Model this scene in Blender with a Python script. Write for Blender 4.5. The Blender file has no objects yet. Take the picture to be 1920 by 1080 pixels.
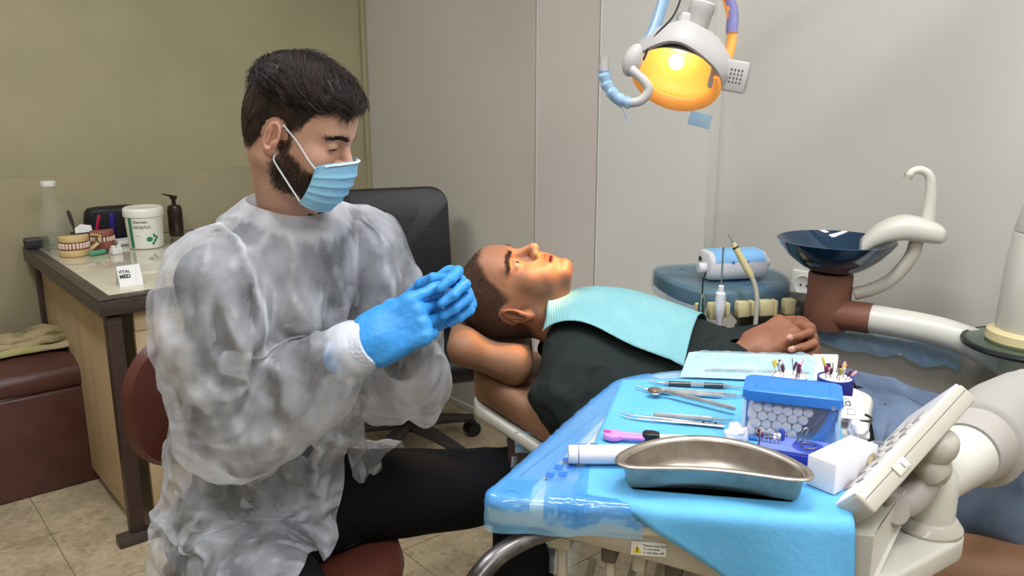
import bpy, bmesh, math, random
import numpy as np
from mathutils import Vector, Matrix, Euler, noise as mnoise

# ------------------------------------------------------------------ camera, world, exposure
scn = bpy.context.scene
COL = scn.collection
cam_d = bpy.data.cameras.new('camera')
cam_d.sensor_width = 36.0
cam_d.lens = 36.0 * 1550.0 / 1920.0
cam_d.clip_start = 0.02
cam = bpy.data.objects.new('camera', cam_d)
cam.location = (0, 0, 1.38)
cam.rotation_euler = (math.radians(90 - 13.6), 0, 0)
COL.objects.link(cam)
scn.camera = cam
scn.view_settings.view_transform = 'Standard'
scn.view_settings.look = 'None'
scn.view_settings.gamma = 1.0
scn.view_settings.use_curve_mapping = False
scn.view_settings.exposure = -0.15
wd = bpy.data.worlds.new('world')
scn.world = wd
wd.use_nodes = True
wd.node_tree.nodes['Background'].inputs[0].default_value = (0.8, 0.85, 0.9, 1)
wd.node_tree.nodes['Background'].inputs[1].default_value = 0.05
LIGHT_CEILING = 31.0     # emission of the ceiling light diffusers
LIGHT_LAMP = 42.0        # watts of the operating lamp

# ------------------------------------------------------------------ helpers
PI = math.pi
rng = random.Random(7)
def V(*a): return Vector(a[0] if len(a) == 1 else a)
def srgb(h):
    if isinstance(h, str):
        h = [int(h[i:i + 2], 16) / 255 for i in (0, 2, 4)]
    return tuple(((c / 12.92) if c <= 0.04045 else ((c + 0.055) / 1.055) ** 2.4) for c in h)

MATS = {}
def M(name, col, rough=0.5, metal=0.0, spec=0.5, col2=None, nscale=8.0, ndetail=4.0, nlo=0.35, nhi=0.65, stretch=None,
      bump=0.0, bscale=60.0, trans=0.0, ior=1.45, alpha=1.0, emit=None, estr=0.0, coat=0.0, sheen=0.0, vcol=False, sss=0.0,
      rough2=None, alpha2=None, bdetail=3.0):
    m = bpy.data.materials.new(name)
    m.use_nodes = True
    nt = m.node_tree
    b = nt.nodes['Principled BSDF']
    L = nt.links.new
    c1 = tuple(srgb(col)) + (1,)
    b.inputs['Base Color'].default_value = c1
    b.inputs['Roughness'].default_value = rough
    b.inputs['Metallic'].default_value = metal
    b.inputs['Specular IOR Level'].default_value = spec
    b.inputs['Transmission Weight'].default_value = trans
    b.inputs['IOR'].default_value = ior
    b.inputs['Alpha'].default_value = alpha
    b.inputs['Coat Weight'].default_value = coat
    b.inputs['Sheen Weight'].default_value = sheen
    if sss:
        b.inputs['Subsurface Weight'].default_value = sss
        b.inputs['Subsurface Radius'].default_value = (0.012, 0.005, 0.003)
        b.inputs['Subsurface Scale'].default_value = 0.6
    if emit:
        b.inputs['Emission Color'].default_value = tuple(srgb(emit)) + (1,)
        b.inputs['Emission Strength'].default_value = estr
    tc = nt.nodes.new('ShaderNodeTexCoord')
    mp = nt.nodes.new('ShaderNodeMapping')
    L(tc.outputs['Object'], mp.inputs[0])
    if stretch: mp.inputs['Scale'].default_value = stretch
    fac = None
    if col2 is not None or rough2 is not None or alpha2 is not None:
        n = nt.nodes.new('ShaderNodeTexNoise')
        n.inputs['Scale'].default_value = nscale
        n.inputs['Detail'].default_value = ndetail
        L(mp.outputs[0], n.inputs['Vector'])
        r = nt.nodes.new('ShaderNodeMapRange')
        r.inputs['From Min'].default_value = nlo
        r.inputs['From Max'].default_value = nhi
        L(n.outputs[0], r.inputs[0])
        fac = r.outputs[0]
    src = None
    if vcol:
        a = nt.nodes.new('ShaderNodeAttribute'); a.attribute_name = 'Col'
        src = a.outputs['Color']
    if col2 is not None:
        mx = nt.nodes.new('ShaderNodeMix'); mx.data_type = 'RGBA'
        mx.inputs[6].default_value = c1
        mx.inputs[7].default_value = tuple(srgb(col2)) + (1,)
        if src is not None:
            mx.blend_type = 'MULTIPLY'
            L(src, mx.inputs[6])
        L(fac, mx.inputs[0])
        src = mx.outputs[2]
    if src is not None: L(src, b.inputs['Base Color'])
    if rough2 is not None:
        r2 = nt.nodes.new('ShaderNodeMapRange')
        r2.inputs['To Min'].default_value = rough; r2.inputs['To Max'].default_value = rough2
        L(fac, r2.inputs[0]); L(r2.outputs[0], b.inputs['Roughness'])
    if alpha2 is not None:
        r2 = nt.nodes.new('ShaderNodeMapRange')
        r2.inputs['To Min'].default_value = alpha; r2.inputs['To Max'].default_value = alpha2
        L(fac, r2.inputs[0]); L(r2.outputs[0], b.inputs['Alpha'])
    if bump:
        n2 = nt.nodes.new('ShaderNodeTexNoise')
        n2.inputs['Scale'].default_value = bscale
        n2.inputs['Detail'].default_value = bdetail
        L(mp.outputs[0], n2.inputs['Vector'])
        bp = nt.nodes.new('ShaderNodeBump')
        bp.inputs['Strength'].default_value = bump
        bp.inputs['Distance'].default_value = 0.01
        L(n2.outputs[0], bp.inputs['Height'])
        L(bp.outputs[0], b.inputs['Normal'])
    MATS[name] = m
    return m

class MB:
    """collects vertices and faces of ONE mesh"""
    def __init__(self): self.v = []; self.f = []
    def add(self, vs, fs):
        o = len(self.v)
        self.v += [tuple(p) for p in vs]
        self.f += [tuple(i + o for i in f) for f in fs]
        return self
    def loft(self, rings, close=True, caps=(True, True)):
        n = len(rings[0]); vs = [p for r in rings for p in r]; fs = []
        for i in range(len(rings) - 1):
            for j in range(n if close else n - 1):
                a = i * n + j; b = i * n + (j + 1) % n
                fs.append((a, b, b + n, a + n))
        if caps[0]: fs.append(tuple(range(n - 1, -1, -1)))
        if caps[1]: fs.append(tuple(range((len(rings) - 1) * n, len(rings) * n)))
        return self.add(vs, fs)
    def lathe(self, prof, n=32, c=(0, 0, 0), R=None, caps=(True, True)):
        rings = []
        for r, z in prof:
            rings.append([V(r * math.cos(2 * PI * k / n), r * math.sin(2 * PI * k / n), z) for k in range(n)])
        if R is not None: rings = [[R @ p for p in q] for q in rings]
        rings = [[p + V(c) for p in q] for q in rings]
        return self.loft(rings, True, caps)
    def tube(self, path, rad, n=10, caps=(True, True), flat=1.0):
        path = [V(p) for p in path]
        m = len(path)
        if not hasattr(rad, '__len__'): rad = [rad] * m
        rings = []; up = None
        for i, p in enumerate(path):
            t = (path[min(i + 1, m - 1)] - path[max(i - 1, 0)])
            if t.length < 1e-9: t = V(0, 0, 1)
            t.normalize()
            if up is None:
                up = V(0, 0, 1) if abs(t.z) < 0.9 else V(1, 0, 0)
            up = (up - t * up.dot(t)); up.normalize()
            s = t.cross(up)
            rings.append([p + (s * math.cos(2 * PI * k / n) + up * flat * math.sin(2 * PI * k / n)) * rad[i] for k in range(n)])
        return self.loft(rings, True, caps)
    def prism(self, outline, z0, z1, bev=0.0, seg=3, R=None, c=(0, 0, 0)):
        """outline: CCW list of (x, y); rounded top and bottom rims when bev > 0"""
        rings = []
        if bev > 0:
            steps = [(bev * (1 - math.sin(a)), z0 + bev * (1 - math.cos(a))) for a in [PI / 2 * k / seg for k in range(seg + 1)]]
            steps += [(bev * (1 - math.cos(a)), z1 - bev * (1 - math.sin(a))) for a in [PI / 2 * k / seg for k in range(seg + 1)]]
        else:
            steps = [(0, z0), (0, z1)]
        for ins, z in steps:
            o = inset(outline, ins) if ins > 1e-9 else outline
            rings.append([V(x, y, z) for x, y in o])
        if R is not None: rings = [[R @ p for p in q] for q in rings]
        rings = [[p + V(c) for p in q] for q in rings]
        return self.loft(rings)
    def box(self, c, s, bev=0.0, R=None, seg=2):
        x, y = s[0] / 2, s[1] / 2
        if bev > 0:
            o = rrect(s[0], s[1], bev, seg + 1)
            return self.prism(o, -s[2] / 2, s[2] / 2, bev * 0.9, seg, R, c)
        o = [(-x, -y), (x, -y), (x, y), (-x, y)]
        return self.prism(o, -s[2] / 2, s[2] / 2, 0, 1, R, c)
    def sphere(self, c, r, n=16, m=10, R=None):
        if not hasattr(r, '__len__'): r = (r, r, r)
        rings = []
        for i in range(1, m):
            a = PI * i / m
            q = [V(r[0] * math.sin(a) * math.cos(2 * PI * k / n), r[1] * math.sin(a) * math.sin(2 * PI * k / n), -r[2] * math.cos(a)) for k in range(n)]
            rings.append(q)
        bot = V(0, 0, -r[2]); top = V(0, 0, r[2])
        vs = [bot] + [p for q in rings for p in q] + [top]
        if R is not None: vs = [R @ p for p in vs]
        vs = [p + V(c) for p in vs]
        fs = []
        for k in range(n):
            fs.append((0, 1 + (k + 1) % n, 1 + k))
            for i in range(m - 2):
                a = 1 + i * n + k; b = 1 + i * n + (k + 1) % n
                fs.append((a, b, b + n, a + n))
            a = 1 + (m - 2) * n
            fs.append((a + k, a + (k + 1) % n, len(vs) - 1))
        return self.add(vs, fs)
    def grid(self, fn, nu, nv):
        vs = [fn(i / nu, j / nv) for i in range(nu + 1) for j in range(nv + 1)]
        fs = [(i * (nv + 1) + j, (i + 1) * (nv + 1) + j, (i + 1) * (nv + 1) + j + 1, i * (nv + 1) + j + 1) for i in range(nu) for j in range(nv)]
        return self.add(vs, fs)
    def xf(self, fn):
        self.v = [tuple(fn(V(p))) for p in self.v]; return self
    def mesh(self, name, smooth=True, angle=40):
        me = bpy.data.meshes.new(name)
        me.from_pydata([tuple(p) for p in self.v], [], self.f)
        me.update()
        if smooth:
            me.polygons.foreach_set('use_smooth', [True] * len(me.polygons))
            me.set_sharp_from_angle(angle=math.radians(angle))
        return me

def inset(o, d):
    """move every vertex of a CCW outline inward by d along the mean normal"""
    n = len(o); r = []
    for i in range(n):
        a, b, c = V((*o[i - 1], 0)), V((*o[i], 0)), V((*o[(i + 1) % n], 0))
        e1 = (b - a); e2 = (c - b)
        if e1.length > 1e-9: e1.normalize()
        if e2.length > 1e-9: e2.normalize()
        n1 = V(-e1.y, e1.x, 0); n2 = V(-e2.y, e2.x, 0)
        m = n1 + n2
        if m.length < 1e-6: m = n1
        m.normalize()
        k = max(0.5, m.dot(n1))
        p = b + m * (d / k)
        r.append((p.x, p.y))
    return r
def rrect(w, d, r, seg=4, cx=0, cy=0):
    o = []
    for sx, sy, a0 in ((1, -1, -90), (1, 1, 0), (-1, 1, 90), (-1, -1, 180)):
        for k in range(seg + 1):
            a = math.radians(a0 + 90 * k / seg)
            o.append((cx + sx * (w / 2 - r) + r * math.cos(a), cy + sy * (d / 2 - r) + r * math.sin(a)))
    return o
def chaikin(o, it=2, closed=True):
    for _ in range(it):
        q = []; n = len(o)
        rngi = range(n) if closed else range(n - 1)
        if not closed: q.append(o[0])
        for i in rngi:
            a, b = V(o[i]), V(o[(i + 1) % n])
            q.append(tuple(a * .75 + b * .25)); q.append(tuple(a * .25 + b * .75))
        if not closed: q.append(o[-1])
        o = q
    return o
def spline(pts, n=8):
    """Catmull-Rom through points (any dimension)"""
    P = [np.array(p, float) for p in pts]
    P = [2 * P[0] - P[1]] + P + [2 * P[-1] - P[-2]]
    out = []
    for i in range(1, len(P) - 2):
        for k in range(n):
            t = k / n
            a, b, c, d = P[i - 1], P[i], P[i + 1], P[i + 2]
            out.append(tuple(0.5 * ((2 * b) + (c - a) * t + (2 * a - 5 * b + 4 * c - d) * t * t + (3 * b - a - 3 * c + d) * t ** 3)))
    out.append(tuple(P[-2]))
    return out
def rz(a): return Matrix.Rotation(math.radians(a), 3, 'Z')
def rx(a): return Matrix.Rotation(math.radians(a), 3, 'X')
def ry(a): return Matrix.Rotation(math.radians(a), 3, 'Y')
def frame(zdir, xhint=(1, 0, 0)):
    """3x3 matrix whose columns are x, y, z axes with z along zdir"""
    z = V(zdir).normalized(); x = V(xhint); x = (x - z * x.dot(z)).normalized(); y = z.cross(x)
    return Matrix((x, y, z)).transposed()

def mw(o):
    m = o.matrix_basis.copy()
    while o.parent:
        o = o.parent
        m = o.matrix_basis @ m
    return m
def setp(o, label=None, cat=None, group=None, kind=None):
    if label: o['label'] = label
    if cat: o['category'] = cat
    if group: o['group'] = group
    if kind: o['kind'] = kind
    return o
def obj(name, mb, mat, parent=None, loc=None, rot=None, world=False, smooth=True, angle=40, **kw):
    me = mb if isinstance(mb, bpy.types.Mesh) else mb.mesh(name, smooth, angle)
    if mat is not None and not me.materials: me.materials.append(mat)
    o = bpy.data.objects.new(name, me)
    COL.objects.link(o)
    if loc is not None: o.location = loc
    if rot is not None: o.rotation_euler = rot
    if parent is not None:
        o.parent = parent
        if world:                      # geometry was given in room coordinates
            o.matrix_basis = mw(parent).inverted() @ o.matrix_basis
    setp(o, **kw)
    return o
def thing(name, label, cat, loc=(0, 0, 0), rotz=0, group=None, R=None):
    o = bpy.data.objects.new(name, None)
    o.empty_display_size = 0.05
    COL.objects.link(o)
    o.location = loc
    o.rotation_euler = R.to_euler() if R is not None else (0, 0, math.radians(rotz))
    return setp(o, label, cat, group)
def copy_tree(o, parent=None):
    c = o.copy(); COL.objects.link(c); c.parent = parent
    for ch in [x for x in COL.objects if x.parent == o]: copy_tree(ch, c)
    return c
def text_mesh(txt, size, align='CENTER', bold=0.0, ext=0.0):
    cu = bpy.data.curves.new('t', 'FONT')
    cu.body = txt; cu.size = size; cu.align_x = align; cu.align_y = 'CENTER'; cu.offset = bold; cu.extrude = ext
    cu.resolution_u = 2
    o = bpy.data.objects.new('t', cu); COL.objects.link(o)
    bpy.context.view_layer.update()
    me = bpy.data.meshes.new_from_object(o.evaluated_get(bpy.context.evaluated_depsgraph_get()))
    bpy.data.objects.remove(o); bpy.data.curves.remove(cu)
    return me

# ------------------------------------------------------------------ implicit surfaces and cloth
def smin(a, b, k):
    if k <= 0: return np.minimum(a, b)
    h = np.maximum(k - np.abs(a - b), 0) / k
    return np.minimum(a, b) - h * h * k * 0.25
def smax(a, b, k): return -smin(-a, -b, k)
def d_cone(P, a, b, ra, rb):
    a = np.array(a, np.float32); b = np.array(b, np.float32)
    ab = b - a; L2 = float(ab @ ab) + 1e-12
    t = np.clip(((P - a) @ ab) / L2, 0, 1)
    return np.linalg.norm(P - a - t[..., None] * ab, axis=-1) - (ra + t * (rb - ra))
def d_ell(P, c, r, R=None):
    q = P - np.array(c, np.float32)
    if R is not None: q = q @ np.array(R, np.float32)
    r = np.array(r, np.float32)
    k0 = np.linalg.norm(q / r, axis=-1); k1 = np.linalg.norm(q / (r * r), axis=-1) + 1e-9
    return k0 * (k0 - 1) / k1
def d_box(P, c, s, r, R=None):
    q = P - np.array(c, np.float32)
    if R is not None: q = q @ np.array(R, np.float32)
    q = np.abs(q) - (np.array(s, np.float32) - r)
    return np.linalg.norm(np.maximum(q, 0), axis=-1) + np.minimum(q.max(-1), 0) - r
def d_chain(P, pts, rad, k=0.02):
    d = None
    for i in range(len(pts) - 1):
        e = d_cone(P, pts[i], pts[i + 1], rad[i], rad[i + 1])
        d = e if d is None else smin(d, e, k)
    return d
def fbm(P, s, seed=0, oct=3):
    """cheap smooth pseudo noise from summed sines, about -1..1"""
    r = np.random.RandomState(seed); out = 0; amp = 1; tot = 0
    for o in range(oct):
        acc = 0
        for k in range(5):
            w = r.normal(size=3); w /= np.linalg.norm(w)
            acc = acc + np.sin((P @ w.astype(np.float32)) * s * (0.7 + .6 * r.rand()) + r.rand() * 6.28)
        out = out + amp * acc / 2.5; tot += amp; amp *= .5; s *= 2.1
    return out / tot
class Field:
    """a signed distance sampled on a grid"""
    def __init__(self, fn, lo, hi, h):
        lo = np.array(lo, np.float32); hi = np.array(hi, np.float32)
        n = np.ceil((hi - lo) / h).astype(int) + 1
        self.lo, self.h, self.n = lo, h, n
        ax = [lo[i] + h * np.arange(n[i], dtype=np.float32) for i in range(3)]
        out = np.empty(n, np.float32)
        step = max(1, int(400000 // (n[1] * n[2])))
        Y, Z = np.meshgrid(ax[1], ax[2], indexing='ij')
        for i in range(0, n[0], step):
            xs = ax[0][i:i + step]
            P = np.empty((len(xs), n[1], n[2], 3), np.float32)
            P[..., 0] = xs[:, None, None]; P[..., 1] = Y; P[..., 2] = Z
            out[i:i + step] = fn(P)
        self.v = out
    def sample(self, P):
        q = (P - self.lo) / self.h
        q = np.clip(q, 0, self.n - 1.001)
        i = q.astype(int); f = q - i
        v = self.v; r = 0
        for a in (0, 1):
            for b in (0, 1):
                for c in (0, 1):
                    w = (f[:, 0] if a else 1 - f[:, 0]) * (f[:, 1] if b else 1 - f[:, 1]) * (f[:, 2] if c else 1 - f[:, 2])
                    r = r + w * v[i[:, 0] + a, i[:, 1] + b, i[:, 2] + c]
        return r
    def grad(self, P):
        e = self.h
        g = np.stack([self.sample(P + np.eye(3, dtype=np.float32)[k] * e) - self.sample(P - np.eye(3, dtype=np.float32)[k] * e) for k in range(3)], -1)
        return g / (np.linalg.norm(g, axis=1, keepdims=True) + 1e-9)
    def surface(self, iso=0.0, proj=2):
        v = self.v - iso; n = self.n
        s = v < 0
        c = np.zeros(n - 1, np.int8)
        corners = [(a, b, d) for a in (0, 1) for b in (0, 1) for d in (0, 1)]
        sl = lambda a, b, d: (slice(a, n[0] - 1 + a), slice(b, n[1] - 1 + b), slice(d, n[2] - 1 + d))
        for k in corners: c += s[sl(*k)]
        act = (c > 0) & (c < 8)
        idx = np.argwhere(act)
        ids = -np.ones(n - 1, np.int64); ids[act] = np.arange(len(idx))
        acc = np.zeros((len(idx), 3)); cnt = np.zeros(len(idx))
        for a in corners:
            for ax in range(3):
                if a[ax]: continue
                b = list(a); b[ax] = 1
                va = v[tuple((idx + a).T)]; vb = v[tuple((idx + b).T)]
                m = (va < 0) != (vb < 0)
                t = va / (va - vb + 1e-20)
                p = np.repeat(np.array(a, float)[None], len(idx), 0); p[:, ax] = t
                acc[m] += p[m]; cnt[m] += 1
        pos = self.lo + self.h * (idx + acc / np.maximum(cnt, 1)[:, None])
        quads = []
        for ax in range(3):
            o1, o2 = [(1, 2), (2, 0), (0, 1)][ax]
            sa = [slice(1, -1)] * 3; sb = [slice(1, -1)] * 3
            sa[ax] = slice(0, -1); sb[ax] = slice(1, None)
            A = s[tuple(sa)]; B = s[tuple(sb)]
            e = np.argwhere(A != B)
            if not len(e): continue
            e2 = e + 1; e2[:, ax] -= 1
            flip = ~A[tuple(e.T)]
            def cell(d1, d2):
                q = e2.copy(); q[:, o1] -= d1; q[:, o2] -= d2
                return ids[tuple(q.T)]
            Q = np.stack([cell(1, 1), cell(0, 1), cell(0, 0), cell(1, 0)], 1)
            Q[flip] = Q[flip][:, ::-1]
            quads.append(Q)
        F = np.concatenate(quads)
        F = F[(F >= 0).all(1)]
        P = pos.astype(np.float32)
        for _ in range(proj):
            P = lap(P, F, 0.35)
            P = P - self.grad(P) * (self.sample(P) - iso)[:, None]
        return P, F
def edges_of(F):
    n = F.shape[1]
    E = np.concatenate([F[:, [i, (i + 1) % n]] for i in range(n)])
    return np.unique(np.sort(E, 1), axis=0)
def lap(P, F, lam):
    E = edges_of(F); n = len(P)
    d = np.bincount(E.ravel(), minlength=n)[:, None]
    acc = np.stack([np.bincount(E[:, 0], P[E[:, 1], k], n) + np.bincount(E[:, 1], P[E[:, 0], k], n) for k in range(3)], 1)
    return (P + lam * (acc / np.maximum(d, 1) - P)).astype(np.float32)
def cull(P, F, keep):
    """drop vertices where keep is False"""
    F = F[keep[F].all(1)]
    u = np.unique(F); m = -np.ones(len(P), int); m[u] = np.arange(len(u))
    return P[u], m[F]
def smooth_rim(P, F, it=12, lam=.5):
    """straighten the stepped edge left by cutting a surface"""
    E = np.sort(np.concatenate([F[:, [i, (i + 1) % 4]] for i in range(4)]), 1)
    u, c = np.unique(E, axis=0, return_counts=True); E = u[c == 1]
    P = P.copy(); n = len(P); d = np.bincount(E.ravel(), minlength=n)[:, None]; m = d[:, 0] > 0
    for _ in range(it):
        a = np.stack([np.bincount(E[:, 0], P[E[:, 1], k], n) + np.bincount(E[:, 1], P[E[:, 0], k], n) for k in range(3)], 1)
        P[m] += lam * (a[m] / d[m] - P[m])
    return P.astype(np.float32)
def drape(P, F, body, excess=1.1, thick=0.004, iters=120, grav=0.0006, pin=None, seed=1, jitter=0.002, stiff=0.9, bend=0.25, sub=2, fric=.6):
    """let a garment with a little too much cloth settle on a body: position based, Jacobi style"""
    r = np.random.RandomState(seed); n = len(P)
    E = np.concatenate([edges_of(F), F[:, [0, 2]], F[:, [1, 3]]])
    ex = excess[E].mean(1) if isinstance(excess, np.ndarray) else excess
    L0 = np.linalg.norm(P[E[:, 0]] - P[E[:, 1]], axis=1) * ex
    cnt = np.bincount(E.ravel(), minlength=n).astype(np.float32)[:, None]
    P = P.astype(np.float32).copy(); P0 = P.copy(); Vv = np.zeros_like(P)
    P += (r.normal(size=P.shape) * jitter).astype(np.float32)
    P = lap(P, F, .5)
    g = np.array([0, 0, -grav], np.float32)
    for it in range(iters):
        Vv = Vv * 0.85 + g
        Q = P + Vv
        for _ in range(sub):
            d = Q[E[:, 1]] - Q[E[:, 0]]
            l = np.linalg.norm(d, axis=1) + 1e-9
            w = (0.5 * stiff * (l - L0) / l)
            w = np.where(l < L0, w * 0.8, w)
            c = d * w[:, None]
            acc = np.stack([np.bincount(E[:, 0], c[:, k], n) - np.bincount(E[:, 1], c[:, k], n) for k in range(3)], 1)
            Q = Q + (acc / cnt * 2.2).astype(np.float32)
        if bend and it % 2 == 0: Q = lap(Q, F, bend)
        s = body.sample(Q)
        hit = s < thick
        if hit.any():
            G = body.grad(Q[hit])
            T = Q[hit] - P[hit]
            T = T - G * (T * G).sum(1, keepdims=True)
            Q[hit] += G * (thick - s[hit])[:, None] - T * fric
        if pin is not None: Q = np.where(pin[:, None], P0, Q)
        Vv = (Q - P); P = Q
        Vv = np.clip(Vv, -.01, .01)
    return P
def npmesh(name, P, F, smooth=True, col=None):
    me = bpy.data.meshes.new(name)
    me.from_pydata(P.tolist(), [], F.tolist())
    me.update()
    if smooth: me.polygons.foreach_set('use_smooth', [True] * len(me.polygons))
    if col is not None:
        a = me.color_attributes.new('Col', 'FLOAT_COLOR', 'POINT')
        c = np.ones((len(P), 4), np.float32); c[:, :3] = col
        a.data.foreach_set('color', c.ravel())
    return me
def sm(x, a, b):
    t = np.clip((x - a) / (b - a), 0, 1); return t * t * (3 - 2 * t)

# ------------------------------------------------------------------ the room
M('olive', 'A59D7C', 0.75, col2='968E6F', nscale=2.2, nlo=.3, nhi=.75, bump=.12, bscale=25)
M('olive_low', '9C9374', 0.75, col2='8F8669', nscale=2.8, nlo=.3, nhi=.75, bump=.12, bscale=25)
M('grey_wall', 'C9C5BB', 0.6, col2='C1BDB3', nscale=1.6, bump=.05, bscale=14)
M('grey_panel', 'C4BFB2', 0.55, col2='BBB6A9', nscale=1.3, bump=.04, bscale=10)
M('pink_panel', 'CEC4BC', 0.55, col2='C6BBB4', nscale=1.3, bump=.04, bscale=10)
M('light_panel', 'D4D3CA', 0.5, col2='CBCAC1', nscale=1.3, bump=.04, bscale=10)
M('ceiling_white', 'E8E6E0', 0.8)
M('joint', '8F826A', 0.9)
def terrazzo():
    m = bpy.data.materials.new('terrazzo'); m.use_nodes = True
    nt = m.node_tree; b = nt.nodes['Principled BSDF']; L = nt.links.new
    tc = nt.nodes.new('ShaderNodeTexCoord')
    ge = nt.nodes.new('ShaderNodeNewGeometry')
    vo = nt.nodes.new('ShaderNodeTexVoronoi'); vo.inputs['Scale'].default_value = 62
    L(ge.outputs['Position'], vo.inputs['Vector'])
    no = nt.nodes.new('ShaderNodeTexNoise'); no.inputs['Scale'].default_value = 7; no.inputs['Detail'].default_value = 5
    L(ge.outputs['Position'], no.inputs['Vector'])
    r1 = nt.nodes.new('ShaderNodeValToRGB'); e = r1.color_ramp.elements
    e[0].position = 0.05; e[0].color = (*srgb('A2937A'), 1)
    e[1].position = 0.95; e[1].color = (*srgb('C2B296'), 1)
    x = e.new(0.22); x.color = (*srgb('B09E80'), 1)
    x = e.new(0.6); x.color = (*srgb('B9A98B'), 1)
    L(vo.outputs['Color'], r1.inputs[0])
    r2 = nt.nodes.new('ShaderNodeValToRGB'); e = r2.color_ramp.elements
    e[0].position = 0.32; e[0].color = (0.62, 0.6, 0.57, 1)
    e[1].position = 0.66; e[1].color = (1, 1, 1, 1)
    L(no.outputs[0], r2.inputs[0])
    mx = nt.nodes.new('ShaderNodeMix'); mx.data_type = 'RGBA'; mx.blend_type = 'MULTIPLY'; mx.inputs[0].default_value = .8
    L(r1.outputs[0], mx.inputs[6]); L(r2.outputs[0], mx.inputs[7]); L(mx.outputs[2], b.inputs['Base Color'])
    b.inputs['Roughness'].default_value = 0.38
    MATS['terrazzo'] = m
terrazzo()

U = V(0.646, -0.763, 0); N = V(0.763, 0.646, 0)          # along the right wall towards the viewer; out through it
CC = V(-0.686, 4.0, 0)                                   # far corner
LD = V(-0.819, -0.574, 0)                                # along the left wall from the far corner
RR = CC + U * 5.2; LL = CC + LD * 4.0; QQ = LL + U * 5.2
HC = 2.75
fl = MB(); fl.prism([(p.x, p.y) for p in (LL - N * .2, QQ - N * .2 + U * .2, RR + N * .2 + U * .2, CC + N * .2 - U * .2)], -0.12, -0.004)
floor = obj('floor', fl, MATS['joint'], kind='structure', smooth=False)
# terrazzo tiles, each one a piece of the floor with a recessed joint
T = 0.40
tile_me = MB().prism([(-T / 2 + .0015, -T / 2 + .0015), (T / 2 - .0015, -T / 2 + .0015), (T / 2 - .0015, T / 2 - .0015), (-T / 2 + .0015, T / 2 - .0015)], -0.0035, 0.0).mesh('tile', False)
tile_me.materials.append(MATS['terrazzo'])
wallL_n = V(LD.y, -LD.x, 0)                              # points into the room?
if wallL_n.dot(V(0, 0, 0) - CC) < 0: wallL_n = -wallL_n
for i in range(-1, 13):
    for j in range(-11, 2):
        c = CC + U * (T * (i + .35)) + N * (T * (j - .62))
        if wallL_n.dot(c - CC) < -T * .75 or (c - CC).dot(N) > .2 or c.y < -.1 : continue
        if (c - QQ).dot(-U) < 0 or (c - LL).dot(N) < -.2: continue
        o = bpy.data.objects.new('tile', tile_me); COL.objects.link(o)
        o.parent = floor; o.location = c; o.rotation_euler = (0, 0, math.atan2(U.y, U.x))

def wall(name, a, b, out, mat, z1=HC, th=.12):
    d = (b - a).normalized()
    a2 = a - d * th; b2 = b + d * th
    pts = [a2, b2, b2 + out * th, a2 + out * th]
    area = sum(pts[i].x * pts[(i + 1) % 4].y - pts[(i + 1) % 4].x * pts[i].y for i in range(4))
    if area < 0: pts.reverse()
    return obj(name, MB().prism([(p.x, p.y) for p in pts], -0.12, z1), mat, kind='structure', smooth=False)
wl = wall('wall_left', LL, CC, -wallL_n, MATS['olive'])
wr = wall('wall_right', CC + N * .04, RR + N * .04, N, MATS['grey_wall'])
wb = wall('wall_back', QQ, RR, U, MATS['grey_wall'])
wn = wall('wall_near', LL, QQ, -N, MATS['olive'])
pc = [LL - N * .1, QQ - N * .1 + U * .1, RR + N * .16 + U * .1, CC + N * .16 - U * .1]
ceil = obj('ceiling', MB().prism([(p.x, p.y) for p in pc], HC, HC + .1), MATS['ceiling_white'], kind='structure', smooth=False)
# dado of the olive wall: a thin projecting lower skin with a rounded top edge
def along(a, d, n, s0, s1, z0, z1, th, bev=.004):
    """a slab on a wall: a + d*s, standing th proud along n"""
    mb = MB()
    R = Matrix((d, V(0, 0, 1), n)).transposed() if d.cross(V(0, 0, 1)).dot(n) > 0 else Matrix((-d, V(0, 0, 1), n)).transposed()
    c = a + d * ((s0 + s1) / 2) + n * (th / 2) + V(0, 0, (z0 + z1) / 2)
    mb.box(c, (abs(s1 - s0), z1 - z0, th), bev, R)
    return mb
obj('dado', along(CC, LD, wallL_n, 0.0, 3.95, 0.0, 1.045, .014), MATS['olive_low'], wl)
# boards of the right wall, each its own piece
obj('panel', along(CC, U, -N, 0.002, 1.195, 0, HC, -.04, .003), MATS['grey_panel'], wr)
obj('panel', along(CC, U, -N, 1.2, 1.511, 0, HC, -.037, .003), MATS['pink_panel'], wr)
obj('panel', along(CC, U, -N, 1.516, 1.976, 0, HC, -.04, .003), MATS['light_panel'], wr)
for o in COL.objects:
    if o.name.startswith('panel'): o.location = -N * .0
obj('corner_bead', MB().box(CC - N * .012 + U * .012 + V(0, 0, HC / 2), (.022, .022, HC - .02), .004, rz(-50)), MATS['olive'], wr)
# shallow skirting strip at the foot of the right wall
obj('baseboard_right', along(CC, U, -N, 0.02, 1.97, 0.0, .028, .012, .003), MATS['light_panel'], kind='structure')

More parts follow.
